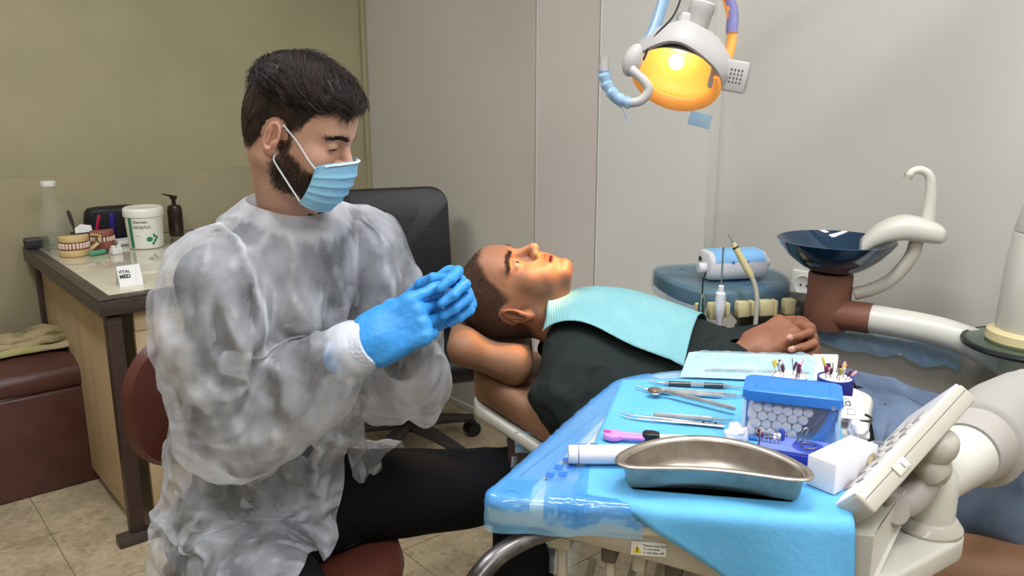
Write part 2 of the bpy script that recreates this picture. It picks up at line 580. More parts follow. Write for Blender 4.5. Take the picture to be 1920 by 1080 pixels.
# ceiling lights: flat diffusers in metal trays
M('diffuser', 'FFFFFF', 0.6, emit='F6F9FF', estr=LIGHT_CEILING)
M('light_tray', 'D8D8D4', 0.5)
def ceiling_light(x, y, rot, where):
    t = thing('ceiling_light', 'flat white ceiling light panel ' + where, 'ceiling light', (x, y, HC - .06), rot, 'ceiling light panels')
    obj('tray', MB().box((0, 0, .04), (1.24, .34, .04), .006), MATS['light_tray'], t)
    obj('diffuser', MB().box((0, 0, .008), (1.18, .28, .016), .004), MATS['diffuser'], t)
ceiling_light(0.25, 1.05, 25, 'above the tray')
ceiling_light(-1.35, 1.65, -50, 'above the wooden desk')
ceiling_light(1.25, 0.35, -50, 'above the unit column')
ceiling_light(-.35, -.55, 25, 'added behind the viewer')  # unseen panel added to brighten surfaces that face the viewer

# sagging grey cable along the foot of the right wall
M('cable_grey', '77736C', 0.6)
cb = []
for s, z in ((.15, .24), (.45, .225), (.7, .215), (.86, .20), (1.0, .165), (1.2, .10), (1.5, .03)):
    p = CC + U * s - N * .014; cb.append((p.x, p.y, z))
setp(obj('cable', MB().tube(spline(cb, 6), .008, 8), MATS['cable_grey']), 'grey cable sagging along the foot of the wall', 'cable')
# wall socket
M('socket_white', 'D9D8D2', 0.4)
M('black_plastic', '17171A', 0.4)
sp = CC + U * 2.30 + N * .04
Rw = Matrix((U, V(0, 0, 1), -N)).transposed()
sk = thing('wall_socket', 'white round wall socket beside the blue glass bowl', 'socket', sp + V(0, 0, .84), R=Rw)
obj('plate', MB().box((0, 0, .006), (.082, .082, .012), .006), MATS['socket_white'], sk)
obj('cup', MB().lathe([(.03, .006), (.031, .015), (.027, .016), (.022, .0125), (.0, .0125)], 24), MATS['socket_white'], sk)
for s in (-1, 1): obj('hole', MB().lathe([(.003, .012), (.003, .0135)], 8, (s * .0095, 0, 0)), MATS['black_plastic'], sk)

# ------------------------------------------------------------------ desk by the olive wall
M('dark_wood', '43302A', 0.4, col2='33231F', nscale=6, stretch=(1, 1, 12), bump=.1, bscale=40)
M('dark_edge', '4A4039', 0.35, col2='3B322D', nscale=5, stretch=(3, 20, 20))
M('cream_wood', 'C2AB88', 0.5, col2='B09874', nscale=4.0, stretch=(3.5, 3.5, .5), nlo=.3, nhi=.7, bump=.04, bscale=30)
M('laminate', 'C9C2AC', 0.06, spec=.6, coat=.5)
A0 = V(-1.18, 2.33, 0)
dk = thing('wooden_desk', 'cream wooden desk with dark edges and a glossy top by the olive wall', 'desk', A0, 40)
DW, DD, DH = .62, 1.06, .79
# top: dark rim frame around an inset pale glossy surface
o_out = [(0 - .03, -.03), (DW, -.03), (DW, DD - .02), (-.03, DD - .02)]
obj('table_top', MB().prism(o_out, DH - .052, DH - .006, .004), MATS['dark_edge'], dk, angle=30)
obj('surface', MB().prism([(.012, .02), (DW - .02, .02), (DW - .02, DD - .05), (.012, DD - .05)], DH - .02, DH, .002), MATS['laminate'], dk, angle=30)
for x0, x1, y0, y1 in ((-.03, .009, -.03, DD - .02), (.009, DW, -.03, .017), (.009, DW, DD - .047, DD - .02)):
    obj('edge_strip', MB().box(((x0 + x1) / 2, (y0 + y1) / 2, DH - .003), (x1 - x0, y1 - y0, .006), .002), MATS['dark_edge'], dk)
obj('side_panel', MB().box((.02, DD / 2 - .02, .39), (.018, DD - .1, .68), .002), MATS['cream_wood'], dk)
obj('front_panel', MB().box((DW / 2 + .02, .02, .36), (DW - .1, .018, .62), .002), MATS['cream_wood'], dk)
obj('drawer_front', MB().box((DW / 2 + .02, .016, .70), (DW - .1, .02, .06), .002), MATS['cream_wood'], dk)
for x, y, w in ((.012, .012, .042), (.015, DD - .06, .04), (DW - .03, .015, .04), (DW - .03, DD - .06, .04)):
    obj('post', MB().box((x, y, .365), (w, w, .73), .003), MATS['dark_wood'], dk)
obj('foot_rail', MB().box((DW / 2 - .03, .0, .016), (DW + .04, .05, .032), .006), MATS['dark_edge'], dk)

def desk_pt(x, y, z=0): return mw(dk) @ V(x, y, DH + z)

# ------------------------------------------------------------------ leather pouffe with folded cloth
M('brown_leather', '56362D', 0.38, col2='4A2D26', nscale=9, bump=.15, bscale=120, bdetail=6)
pf = thing('leather_pouffe', 'brown leather pouffe with padded lid beside the desk', 'pouffe', (-1.80, 2.80, 0), 40)
def cushion(mb, w, d, z0, z1, r=.03, dome=.02, seg=5, nu=14):
    """padded box with bulging top"""
    rings = []
    steps = [(r * (1 - math.sin(PI / 2 * k / 4)), z0 + r * (1 - math.cos(PI / 2 * k / 4))) for k in range(5)]
    steps += [(r * (1 - math.cos(PI / 2 * k / 4)), z1 - dome - r * (1 - math.sin(PI / 2 * k / 4))) for k in range(5)]
    base = rrect(w, d, r * 1.3, 5)
    for ins, z in steps: rings.append([V(x, y, z) for x, y in inset(base, ins)])
    inner = inset(base, r)
    for k in (.75, .5, .25, .04):
        rings.append([V(x * k, y * k, z1 - dome + dome * (1 - k * k)) for x, y in inner])
    return mb.loft(rings)
obj('body', MB().prism(rrect(.56, .46, .03, 4), 0.0, .365, .012), MATS['brown_leather'], pf)
obj('lid', cushion(MB(), .575, .475, .36, .475, .035, .03), MATS['brown_leather'], pf)
obj('seam_piping', MB().tube([(x, y, .366) for x, y in rrect(.57, .47, .035, 5)] + [(.285 - .0, -.235 + .035, .366)], .004, 6), MATS['brown_leather'], pf)
M('cloth_green', '8E9A40', 0.9, col2='A79A72', nscale=7, nlo=.42, nhi=.55, bump=.3, bscale=160)
M('cloth_beige', 'A5946F', 0.9, col2='6F6A3C', nscale=11, nlo=.55, nhi=.66, bump=.3, bscale=160)
def folded(seed, w, d, z, amp, sag):
    def f(u, v):
        x = (u - .5) * w; y = (v - .5) * d
        zz = z + amp * mnoise.noise(V(x * 9 + seed, y * 11, seed)) + amp * .5 * mnoise.noise(V(x * 25, y * 25 + seed, 3))
        e = max(0, abs(u - .5) - .38) / .12
        ey = max(0, abs(v - .5) - .40) / .10
        zz -= sag * (e * e + ey * ey)
        return V(x + .01 * mnoise.noise(V(y * 14, seed, 0)), y + .012 * mnoise.noise(V(x * 10, seed, 5)), max(.48, zz))
    return f
cl = thing('folded_cloth', 'crumpled olive green and beige printed cloth on the brown pouffe', 'cloth', (-1.74, 2.86, 0), 40)
obj('lower_fold', MB().grid(folded(1.3, .46, .24, .494, .012, .02), 40, 24), MATS['cloth_green'], cl)
obj('upper_fold', MB().grid(folded(4.1, .40, .19, .516, .016, .022), 40, 24), MATS['cloth_beige'], cl)
for o in [x for x in COL.objects if x.parent == cl]:
    md = o.modifiers.new('thickness', 'SOLIDIFY'); md.thickness = .004

# ------------------------------------------------------------------ black swivel chair in the corner
M('black_leather', '0B0B0C', 0.4, col2='121112', nscale=12, bump=.12, bscale=140, bdetail=6)
M('dark_plastic', '2E2A28', 0.5)
oc = thing('swivel_chair', 'black leather swivel chair on a five star base in the corner', 'chair', (-.40, 2.99, 0), 200)
# local: y forward
def pad_surface(w, h, th, bow, curve=0.0, r=.06):
    """upright pad in the xz plane, centred, thickness along y; bow pulls the sides forward"""
    rings = []
    o = rrect(w, h, r, 6)
    prof = [(.9, -.5), (.975, -.42), (1, -.2), (1, .2), (.975, .42), (.9, .5), (.6, .56), (.25, .58), (.02, .585)]
    prof = [(.02, -.52), (.5, -.52)] + prof
    for s, t in prof:
        ring = []
        for x, z in o:
            X, Z = x * s, z * s
            ring.append(V(X, t * th + bow * (X / (w / 2)) ** 2 - curve * ((Z / (h / 2)) ** 2), Z))
        rings.append(ring)
    rings = [[V(p.x, -p.y, p.z) if False else p for p in q] for q in rings]
    return MB().loft(rings)
obj('backrest', pad_surface(.47, .60, .085, .045, .02, .07).xf(lambda p: rx(8) @ p + V(0, -.24, .70)), MATS['black_leather'], oc)
sb = MB(); cushion(sb, .50, .48, .34, .475, .05, .03); obj('seat', sb.xf(lambda p: p + V(0, .02, 0)), MATS['black_leather'], oc)
obj('back_bracket', MB().tube([(0, -.1, .35), (0, -.25, .37), (0, -.3, .5)], .025, 8, flat=.6), MATS['dark_plastic'], oc)
obj('gas_column', MB().lathe([(.028, .09), (.028, .22), (.02, .22), (.02, .34)], 16), MATS['dark_plastic'], oc)
for k in range(5):
    a = math.radians(72 * k + 50)
    d = V(math.cos(a), math.sin(a), 0)
    lg = MB().tube([d * .02 + V(0, 0, .12), d * .14 + V(0, 0, .105), d * .285 + V(0, 0, .075)], [.032, .028, .02], 8, flat=.8)
    l = obj('leg', lg, MATS['dark_plastic'], oc)
    cs = MB()
    Rc = frame(V(-d.y, d.x, 0))
    for s in (-1, 1):
        cs.lathe([(.012, -.011), (.028, -.011), (.03, -.006), (.03, .008), (.027, .011), (.012, .011)], 18, d * .285 + V(0, 0, .03) + V(-d.y, d.x, 0) * s * .014, Rc)
    cs.box(d * .285 + V(0, 0, .05), (.03, .03, .03), .006)
    obj('caster', cs, MATS['black_plastic'], l)

# ------------------------------------------------------------------ operator stool
M('stool_vinyl', '5A2E23', 0.42, col2='50281F', nscale=7, bump=.08, bscale=90)
M('chrome', 'B9BBBE', 0.18, metal=1.0)
st = thing('operator_stool', 'round red-brown vinyl stool with curved backrest under the seated dentist', 'stool', (-.455, 1.475, 0), -40)
# local x: sitter's forward (yaw -40 deg)
obj('seat', MB().lathe([(.02, .40), (.19, .40), (.215, .405), (.232, .42), (.238, .44), (.232, .462), (.215, .476), (.17, .483), (.02, .486)], 48), MATS['stool_vinyl'], st)
def stool_back():
    rings = []
    o = rrect(.36, .285, .12, 8)
    for s, t in ((.02, -.5), (.7, -.5), (.92, -.4), (1, 0), (.94, .4), (.75, .52), (.3, .6), (.02, .62)):
        rings.append([V(t * .05 - .10 * (1 - math.cos(1.6 * y * s)) * -1.0, y * s, z * s) for y, z in o])
    return MB().loft(rings)
obj('backrest', stool_back().xf(lambda p: p + V(-.235, 0, .768)), MATS['stool_vinyl'], st)
obj('back_strut', MB().tube(spline([(-.05, 0, .39), (-.2, 0, .385), (-.275, 0, .45), (-.28, 0, .70)], 5), .016, 8), MATS['chrome'], st)
obj('gas_column', MB().lathe([(.03, .08), (.03, .25), (.02, .25), (.02, .40)], 16), MATS['chrome'], st)
for k in range(5):
    a = math.radians(72 * k + 20); d = V(math.cos(a), math.sin(a), 0)
    l = obj('leg', MB().tube([d * .02 + V(0, 0, .1), d * .26 + V(0, 0, .07)], [.025, .016], 8), MATS['chrome'], st)
    obj('caster', MB().lathe([(.01, -.012), (.026, -.012), (.028, 0), (.026, .012), (.01, .012)], 16, d * .26 + V(0, 0, .028), frame(V(-d.y, d.x, 0))), MATS['black_plastic'], l)

# ------------------------------------------------------------------ heads (local: x right, y forward, z up, origin between the ears at eye height)
def ab(P):
    Q = P.copy(); Q[..., 0] = np.abs(Q[..., 0]); return Q
def d_head(P, eye_open=.0045, mouth_open=0.0, chin=0.0, neck_to=None, eye_z=.0005):
    S = ab(P)
    d = d_ell(P, (0, -.012, .036), (.0745, .098, .086))
    d = smin(d, d_ell(P, (0, -.045, -.005), (.066, .062, .07)), .03)
    d = smin(d, d_ell(P, (0, .028, -.03), (.0585, .062, .082)), .035)
    d = smin(d, d_ell(P, (0, .058, .045), (.052, .038, .042)), .03)               # forehead
    d = smin(d, d_cone(S, (.012, .04, -.098), (.054, -.012, -.062), .022, .02), .03)  # jaw bone
    d = smin(d, d_cone(S, (.0, .070 + chin, -.1), (.016, .064 + chin, -.1), .021, .019), .02)  # chin
    d = smin(d, d_ell(S, (.045, .058, -.026), (.020, .022, .017)), .024)           # cheek bone
    d = smin(d, d_ell(S, (.034, .058, -.058), (.022, .026, .026)), .03)            # cheek
    d = smin(d, d_cone(S, (.01, .088, .02), (.042, .072, .022), .010, .009), .018)   # brow
    # eye sockets
    d = smax(d, -d_ell(S, (.032, .097, .002), (.019, .017, .0125)), .016)
    # nose
    d = smin(d, d_cone(P, (0, .086, .012), (0, .109, -.026), .0075, .0105), .012)
    d = smin(d, d_ell(P, (0, .1105, -.030), (.0100, .0108, .0092)), .008)
    d = smin(d, d_ell(S, (.0125, .099, -.034), (.0078, .0115, .0085)), .007)
    d = smax(d, -d_ell(S, (.007, .104, -.0435), (.0042, .006, .005)), .004)          # nostrils
    # mouth
    d = smin(d, d_ell(P, (0, .080, -.066), (.03, .016, .02)), .016)
    mo = mouth_open
    d = smin(d, d_cone(S, (0, .0925, -.0605), (.022, .081, -.0645), .0072, .0035), .006)
    d = smin(d, d_cone(S, (0, .0905, -.0735 - mo), (.020, .080, -.0685 - mo * .4), .0080, .0035), .006)
    d = smax(d, -d_ell(S, (0, .097, -.0668 - mo * .5), (.021, .014, .0016 + mo * .6)), .003)
    d = smax(d, -d_cone(P, (0, .1, -.046), (0, .098, -.053), .002, .003), .005)      # philtrum
    # lids
    lid = d_ell(S, (.032, .0755, .002), (.0152, .0138, .0135))
    d = smin(d, lid, .006)
    d = smax(d, -d_ell(S, (.032, .092, eye_z), (.0135, .014, eye_open)), .002)
    # neck
    nt = neck_to or ((0, -.03, -.05), (0, -.05, -.20))
    d = smin(d, d_cone(P, nt[0], nt[1], .054, .06), .03)
    # ears
    E = S - np.array((.079, -.016, -.014), np.float32)
    Re = np.array((rz(-24) @ rx(-12)), np.float32)
    E = E @ Re
    ear = d_ell(E, (0, 0, 0), (.0085, .019, .032))
    ear = smin(ear, d_ell(E, (-.004, .006, -.024), (.007, .011, .012)), .008)
    ear = smax(ear, -d_ell(E, (.0075, .003, .003), (.0105, .0135, .0235)), .003)
    ear = smin(ear, d_ell(E, (.001, .013, -.006), (.005, .004, .007)), .004)
    ear = smin(ear, d_cone(E, (.003, -.006, .012), (.003, .0, -.012), .003, .003), .004)
    d = smin(d, ear, .006)
    return d

def strands(name, roots, nrm, dirs, lens, rad, lift, segs=3, droop=0.0, seed=3):
    """tapered hairs as one mesh"""
    r = np.random.RandomState(seed); n = len(roots)
    nrm = nrm / (np.linalg.norm(nrm, axis=1, keepdims=True) + 1e-9)
    dirs = dirs - nrm * (dirs * nrm).sum(1, keepdims=True)
    dirs = dirs / (np.linalg.norm(dirs, axis=1, keepdims=True) + 1e-9)
    side = np.cross(nrm, dirs)
    allv = []
    for s in range(segs + 1):
        t = s / segs
        c = roots + dirs * (lens * t)[:, None] + nrm * (lift * math.sin(t * 2.2) / .81) - nrm * (droop * t * t * lens)[:, None]
        w = rad * (1 - .85 * t)
        for k in range(3):
            a = 2 * PI * k / 3
            allv.append(c + (side * math.cos(a) + nrm * math.sin(a)) * w)
    Vs = np.stack(allv, 1).reshape(-1, 3)
    nv = 3 * (segs + 1)
    f = []
    for s in range(segs):
        for k in range(3):
            f.append((s * 3 + k, s * 3 + (k + 1) % 3, s * 3 + 3 + (k + 1) % 3, s * 3 + 3 + k))
    f = np.array(f)
    F = (np.arange(n)[:, None, None] * nv + f[None]).reshape(-1, 4)
    return npmesh(name, Vs, F)
def normals_of(P, F):
    a = P[F[:, 2]] - P[F[:, 0]]; b = P[F[:, 3]] - P[F[:, 1]]
    fn = np.cross(a, b); n = np.zeros_like(P)
    for k in range(4):
        for c in range(3): n[:, c] += np.bincount(F[:, k], fn[:, c], len(P))
    return n / (np.linalg.norm(n, axis=1, keepdims=True) + 1e-12)
def scatter(P, F, N_, mask, count, seed):
    r = np.random.RandomState(seed)
    fm = mask[F].mean(1)
    a = np.linalg.norm(np.cross(P[F[:, 2]] - P[F[:, 0]], P[F[:, 3]] - P[F[:, 1]]), axis=1) * fm
    i = r.choice(len(F), count, p=a / a.sum())
    u, v = r.rand(count, 1), r.rand(count, 1)
    q = F[i]
    bl = lambda X: (X[q[:, 0]] * (1 - u) * (1 - v) + X[q[:, 1]] * u * (1 - v) + X[q[:, 2]] * u * v + X[q[:, 3]] * (1 - u) * v)
    return bl(P), bl(N_)
def eye_mesh(iris, r=.0122):
    mb = MB().sphere((0, 0, 0), r, 24, 18, rx(-90))
    me = mb.mesh('eye')
    c = np.array([v.co[:] for v in me.vertices])
    ang = np.arccos(np.clip(c[:, 1] / r, -1, 1))
    col = np.where((ang < .2)[:, None], (.01, .01, .01), np.where((ang < .5)[:, None], srgb(iris), (.30, .26, .24)))
    a = me.color_attributes.new('Col', 'FLOAT_COLOR', 'POINT')
    k = np.ones((len(c), 4), np.float32); k[:, :3] = col
    a.data.foreach_set('color', k.ravel())
    return me
def head_colors(P, skin, stubble, hair_mask, beard_mask, lips='A9675A', seed=5):
    """skin with stubble, lips and a little natural redness"""
    c = np.repeat(np.array(srgb(skin))[None], len(P), 0)
    n = fbm(P, 60, seed, 2)[:, None]
    c = c * (1 + .05 * n)
    red = np.exp(-(((np.abs(P[:, 0]) - .04) / .02) ** 2 + ((P[:, 1] - .07) / .03) ** 2 + ((P[:, 2] + .03) / .02) ** 2))
    red = red + np.exp(-((P[:, 0] / .018) ** 2 + ((P[:, 1] - .11) / .02) ** 2 + ((P[:, 2] + .03) / .018) ** 2))
    ear = sm(np.abs(P[:, 0]), .074, .084) * (P[:, 2] < .04) * (P[:, 2] > -.06)
    red = np.clip(red * .6 + ear * .8, 0, 1)[:, None]
    c = c * (1 - red * np.array((.0, .16, .14)))
    lp = np.exp(-((P[:, 0] / .022) ** 4 + ((P[:, 2] + .0672) / .0095) ** 4)) * (P[:, 1] > .075)
    c = c * (1 - lp[:, None]) + np.array(srgb(lips)) * lp[:, None]
    st = np.array(srgb(stubble))
    for m in (hair_mask, beard_mask):
        if m is not None: c = c * (1 - m[:, None]) + st * m[:, None]
    return c
M('skin_dentist', 'C08F75', 0.5, vcol=True, sss=.15, bump=.12, bscale=420, spec=.4)
M('skin_patient', '9A6B4C', 0.48, vcol=True, sss=.12, bump=.15, bscale=380, spec=.45)
M('eye_mat', 'FFFFFF', 0.35, vcol=True, coat=.15)
M('hair_dark', '32231B', 0.5, col2='1A110E', nscale=60, spec=.4)
M('hair_beard', '231813', 0.6)

# ------------------------------------------------------------------ seated dentist
def R_head(yaw, pitch, roll=0):
    """columns right, forward, up; yaw: heading angle of the face in the floor plane"""
    a = math.radians(yaw)
    f = V(math.cos(a), math.sin(a), 0); u = V(0, 0, 1); r = f.cross(u)
    R = Matrix((r, f, u)).transposed()
    return R @ rx(pitch) @ ry(roll)
DF = V(.766, -.643, 0); DL = V(.643, .766, 0)              # his forward and his left
D_PEL = V(-.47, 1.46, .575); D_WAI = V(-.462, 1.452, .76); D_CHE = V(-.425, 1.41, .98); D_NEC = V(-.365, 1.345, 1.19)
D_SR = V(-.462, 1.222, 1.095); D_SL = V(-.262, 1.458, 1.10)
D_ER = V(-.462, 1.265, .885); D_WR = V(-.222, 1.195, 1.003)
D_EL = V(-.205, 1.475, .885); D_WL = V(-.155, 1.315, 1.02)
D_HR = D_PEL - DL * .095 - V(0, 0, .01); D_HL = D_PEL + DL * .095 - V(0, 0, .01)
D_KR = V(-.255, 1.02, .555); D_KL = V(.03, 1.69, .525)
D_AR = V(-.16, 1.06, .09); D_AL = V(.02, 1.60, .09)
Rt = np.array(Matrix((DL, DF, V(0, 0, 1))).transposed())
def d_torso(P, g=0.0):
    lean = np.array(Matrix((DL, (DF + V(0, 0, -.2)).normalized(), (V(0, 0, 1) + DF * .2).normalized())).transposed())
    d = d_ell(P, D_PEL, (.175 + g, .135 + g, .13 + g), Rt)
    d = smin(d, d_ell(P, D_WAI, (.155 + g, .118 + g, .18 + g), lean), .08)
    d = smin(d, d_ell(P, D_CHE, (.165 + g, .122 + g, .19 + g), lean), .08)
    d = smin(d, d_cone(P, D_SR + DL * .03, D_SL - DL * .03, .060 + g, .060 + g), .08)
    d = smin(d, d_cone(P, D_NEC + V(0, 0, -.05), D_NEC + V(0, 0, .015), .080 + g, .052 + g * .3), .06)
    return d
def d_arms(P, g=0.0, w=1.0):
    d = d_chain(P, [D_SR, D_ER, D_WR], [.054 + g, .043 + g, .029 + g * w], .03)
    return np.minimum(d, d_chain(P, [D_SL, D_EL, D_WL], [.054 + g, .043 + g, .029 + g * w], .03))
def d_legs(P, g=0.0):
    d = d_chain(P, [D_HR, D_KR, D_AR], [.088 + g, .062 + g, .045 + g], .03)
    return smin(d, d_chain(P, [D_HL, D_KL, D_AL], [.088 + g, .064 + g, .046 + g], .03), .02)
def d_body(P):
    d = smin(d_torso(P), d_arms(P), .05)
    return smin(d, d_legs(P), .06)

# head
HS = .79                                                  # his head is small in the frame
H_Ru = R_head(-10, -22, 3); H_R = H_Ru * HS
H_O = V((-0.345, 1.205, 1.312)) - H_R @ V(.079, -.016, -.014)
H_Rn = np.array(H_R)
def to_head(p): return H_R.transposed() @ (V(p) - H_O) / (HS * HS)
nk = to_head(D_NEC + V(0, 0, -.02))
hf = Field(lambda P: d_head(P, .0022, 0.0, .004, ((0, -.034, -.06), tuple(nk)), -.0045), (-.11, -.19, -.235), (.11, .14, .14), .0023)
hP, hF = hf.surface()
hN = normals_of(hP, hF)
x_, y_, z_ = np.abs(hP[:, 0]), hP[:, 1], hP[:, 2]
hairline = np.interp(y_, [-.12, -.06, -.02, .012, .03, .045, .075, .10], [-.075, -.06, .012, .010, .018, .052, .072, .074])
hair_m = sm(z_ - hairline + .004 * fbm(hP, 90, 2, 2), -.007, .008)
ear_m = (x_ > .068) & ((((y_ + .016) / .027) ** 2 + ((z_ + .014) / .038) ** 2) < 1)
hair_m = np.where(ear_m, 0, hair_m)
bl = np.interp(y_, [-.02, .0, .02, .05, .1], [.01, -.006, -.035, -.047, -.048])
beard_m = sm(bl - z_ + .004 * fbm(hP, 110, 4, 2), -.006, .012) * sm(y_, -.016, .002) * sm(z_, -.128, -.108)
beard_m = np.where(ear_m, 0, beard_m)
side_b = ((x_ > .055) & (y_ > -.004) & (y_ < .02) & (z_ > -.05) & (z_ < .02)).astype(float) * sm(y_, -.004, .004) * sm(-y_, -.022, -.012)
beard_m = np.maximum(beard_m, side_b * .9 * ~ear_m)
hc = head_colors(hP, 'C49882', '33231B', hair_m * .97, beard_m * .88)
# torso core, joined below the collar so that the body is one surface running into the clothes
bf = Field(lambda P: d_body(P) + .018, (-.75, .90, .0), (.16, 1.82, 1.26), .012)
bP, bF = bf.surface()
hPw = (hP @ H_Rn.T + np.array(H_O)).astype(np.float32)
allP = np.concatenate([hPw, bP]); allF = np.concatenate([hF, bF + len(hP)])
allC = np.concatenate([hc, np.repeat(np.array(srgb('BC8D74'))[None], len(bP), 0)])
dentist = obj('person', npmesh('person', allP, allF, col=allC), MATS['skin_dentist'])
setp(dentist, 'seated dentist in translucent gown, blue gloves and face mask looking down at his hands', 'person')
for s in (-1, 1):
    e = obj('eye', eye_mesh('3A2416'), MATS['eye_mat'], dentist, loc=H_O + H_R @ V(s * .032, .0755, .002))
    e.rotation_euler = (H_Ru @ rx(-22)).to_euler(); e.scale = (HS, HS, HS)
# hair: a dark under-layer and combed strands
def d_haircap(P):
    d = d_head(P, .0018)
    top = sm(P[..., 2], .03, .10)
    fr = sm(P[..., 1], -.08, .06)
    th = .0025 + .018 * top * (.75 + .25 * fr) * (1 - .45 * sm(P[..., 1], .06, .11))
    cap = d - th
    hl = np.interp(P[..., 1], [-.12, -.06, -.02, .012, .03, .045, .075, .115], [-.06, -.045, .02, .018, .026, .058, .074, .076])
    cap = smax(cap, hl + .002 - P[..., 2], .006)
    cap = smax(cap, -d_ell(ab(P), (.082, -.016, -.014), (.02, .028, .038)), .004)
    return cap + .0012 * np.sin(P[..., 0] * 300 + 40 * np.sin(P[..., 1] * 30) + 3 * np.sin(P[..., 2] * 60))
cf = Field(d_haircap, (-.11, -.14, -.09), (.11, .13, .17), .003)
cP, cF = cf.surface(proj=1)
cN = normals_of(cP, cF)
hair = obj('hair', npmesh('hair', (cP @ H_Rn.T + np.array(H_O)), cF), MATS['hair_dark'], dentist)
upm = sm(cP[:, 2], .045, .075)
q, qn = scatter(cP, cF, cN, np.clip(upm, .0, 1) * (cN[:, 2] > -.2), 5200, 11)
rs = np.random.RandomState(4)
comb = np.stack([.6 + .10 * rs.normal(size=len(q)), .75 + .10 * rs.normal(size=len(q)), -.2 + .08 * rs.normal(size=len(q))], 1)
comb += .35 * np.stack([fbm(q, 45, 1, 1), fbm(q, 45, 2, 1), 0 * q[:, 0]], 1)
ln = .030 + .018 * rs.rand(len(q))
sme = strands('strand_top', q - qn * .002, qn, comb, ln, .0008, .0042, 5, .22)
def to_world(me, R=H_Rn, O=None):
    c = np.empty(len(me.vertices) * 3, np.float32); me.vertices.foreach_get('co', c)
    c = c.reshape(-1, 3) @ R.T + np.array(H_O if O is None else O)
    me.vertices.foreach_set('co', c.astype(np.float32).ravel()); me.update(); return me
obj('combed_strands', to_world(sme), MATS['hair_dark'], hair, kind='stuff')
q, qn = scatter(hP, hF, hN, hair_m * (z_ < .075), 5200, 12)
ln = np.interp(q[:, 2], [-.07, -.02, .03, .07], [.002, .004, .009, .014]) * (.7 + .6 * rs.rand(len(q)))
dr = np.stack([0 * q[:, 0], -.5 - .3 * rs.rand(len(q)), -.8 + .3 * rs.normal(size=len(q))], 1)
obj('cropped_strands', to_world(strands('s', q - qn * .0005, qn, dr, ln, .0005, .0012, 2)), MATS['hair_dark'], hair, kind='stuff')
q, qn = scatter(hP, hF, hN, beard_m, 4200, 13)
dr = np.stack([0 * q[:, 0], -.1 + .3 * rs.normal(size=len(q)), -1 + .2 * rs.normal(size=len(q))], 1)
beard = obj('beard', to_world(strands('s', q - qn * .0005, qn, dr, .006 + .005 * rs.rand(len(q)), .00045, .0016, 2)), MATS['hair_beard'], dentist)
def brows(P, F, N_, n, seed, thick=1.0):
    x, y, z = np.abs(P[:, 0]), P[:, 1], P[:, 2]
    c = np.interp(x, [.01, .03, .055], [.018, .024, .017])
    m = np.exp(-((z - c) / (.0030 * thick)) ** 2) * sm(x, .009, .014) * sm(-x, -.058, -.048) * (y > .05)
    q, qn = scatter(P, F, N_, m, n, seed)
    d = np.stack([np.sign(q[:, 0]) * 1.0, -.2 + 0 * q[:, 0], .25 + .3 * np.random.RandomState(seed).normal(size=n)], 1)
    return strands('s', q, qn, d, np.full(n, .008), .00045, .001, 2)
obj('eyebrows', to_world(brows(hP, hF, hN, 650, 21)), MATS['hair_dark'], dentist)
def lashes(P, F, N_, ez, n, seed):
    x, y, z = np.abs(P[:, 0]) - .032, P[:, 1], P[:, 2]
    m = np.exp(-((z - (ez + .0022 - 9 * x * x)) / .0016) ** 2) * (np.abs(x) < .0135) * (y > .07)
    q, qn = scatter(P, F, N_, m, n, seed)
    d = np.stack([.35 * np.sign(q[:, 0]), 1 + 0 * q[:, 0], -.5 + 0 * q[:, 0]], 1)
    return strands('s', q, qn, d, np.full(n, .005), .00035, .0008, 2)
obj('eyelashes', to_world(lashes(hP, hF, hN, -.0045, 260, 23)), MATS['hair_dark'], dentist, kind='stuff')

# surgical mask
M('mask_blue', '8FC3E0', 0.8, col2='86BBDA', nscale=40, bump=.15, bscale=300)
M('mask_white', 'D8DEE4', 0.8)
def mask_pt(u, v):
    th = (u - .5) * 2 * math.radians(66)
    sq = 1 - .22 * (abs(u - .5) * 2) ** 3 * (1 - .3 * abs(v - .5))
    zt, zb = -.014, -.128
    zm = (zt + zb) / 2
    zz = zm + (zt - zm) * (1 - 2 * v) * sq
    zz -= .012 * (abs(u - .5) * 2) ** 2 * (1 - v)
    bulge = math.sin(PI * min(1, v * 1.05)) ** .7
    prot = .122 * (1 - v) + .104 * v + .012 * bulge
    y = .022 + (prot - .022) * math.cos(th) ** .8
    x = (.066 + .006 * bulge) * math.sin(th)
    pl = 0
    for c, a in ((.28, 1), (.46, 1), (.64, 1), (.8, .7)):
        t = (v - c) / .05
        pl += a * (.0028 * math.exp(-t * t) if t < 0 else .0028 * math.exp(-t * t * 9))
    pl *= .4 + .6 * math.cos(th)
    r = V(math.sin(th), math.cos(th), 0)
    return V(x, y, zz) + r * pl
mk = MB().grid(mask_pt, 56, 44)
mp = np.array([tuple(p) for p in mk.v], np.float32)
for _ in range(3):
    s = hf.sample(mp); hit = s < .004
    mp[hit] += hf.grad(mp[hit]) * (.004 - s[hit])[:, None]
mk.v = [tuple(H_O + H_R @ V(p)) for p in mp.astype(float).tolist()]
mask = obj('face_mask', mk, MATS['mask_blue'], dentist, angle=70)
mask.modifiers.new('thickness', 'SOLIDIFY').thickness = .0016
def gridline(mb_pts, i0): return None
tp = [V(*mp[i * 45 + 0]) for i in range(0, 57)]
def rail(pts, w, lift=.0018):
    path = []
    for p in pts:
        g = hf.grad(np.array([tuple(p)], np.float32))[0]
        path.append(H_O + H_R @ (V(p) + V(*[float(a) for a in g]) * lift))
    return path
obj('nose_band', MB().tube(rail([p + V(0, 0, -.004) for p in tp[4:-4]], 0), .0035, 6, flat=.4), MATS['mask_white'], mask)
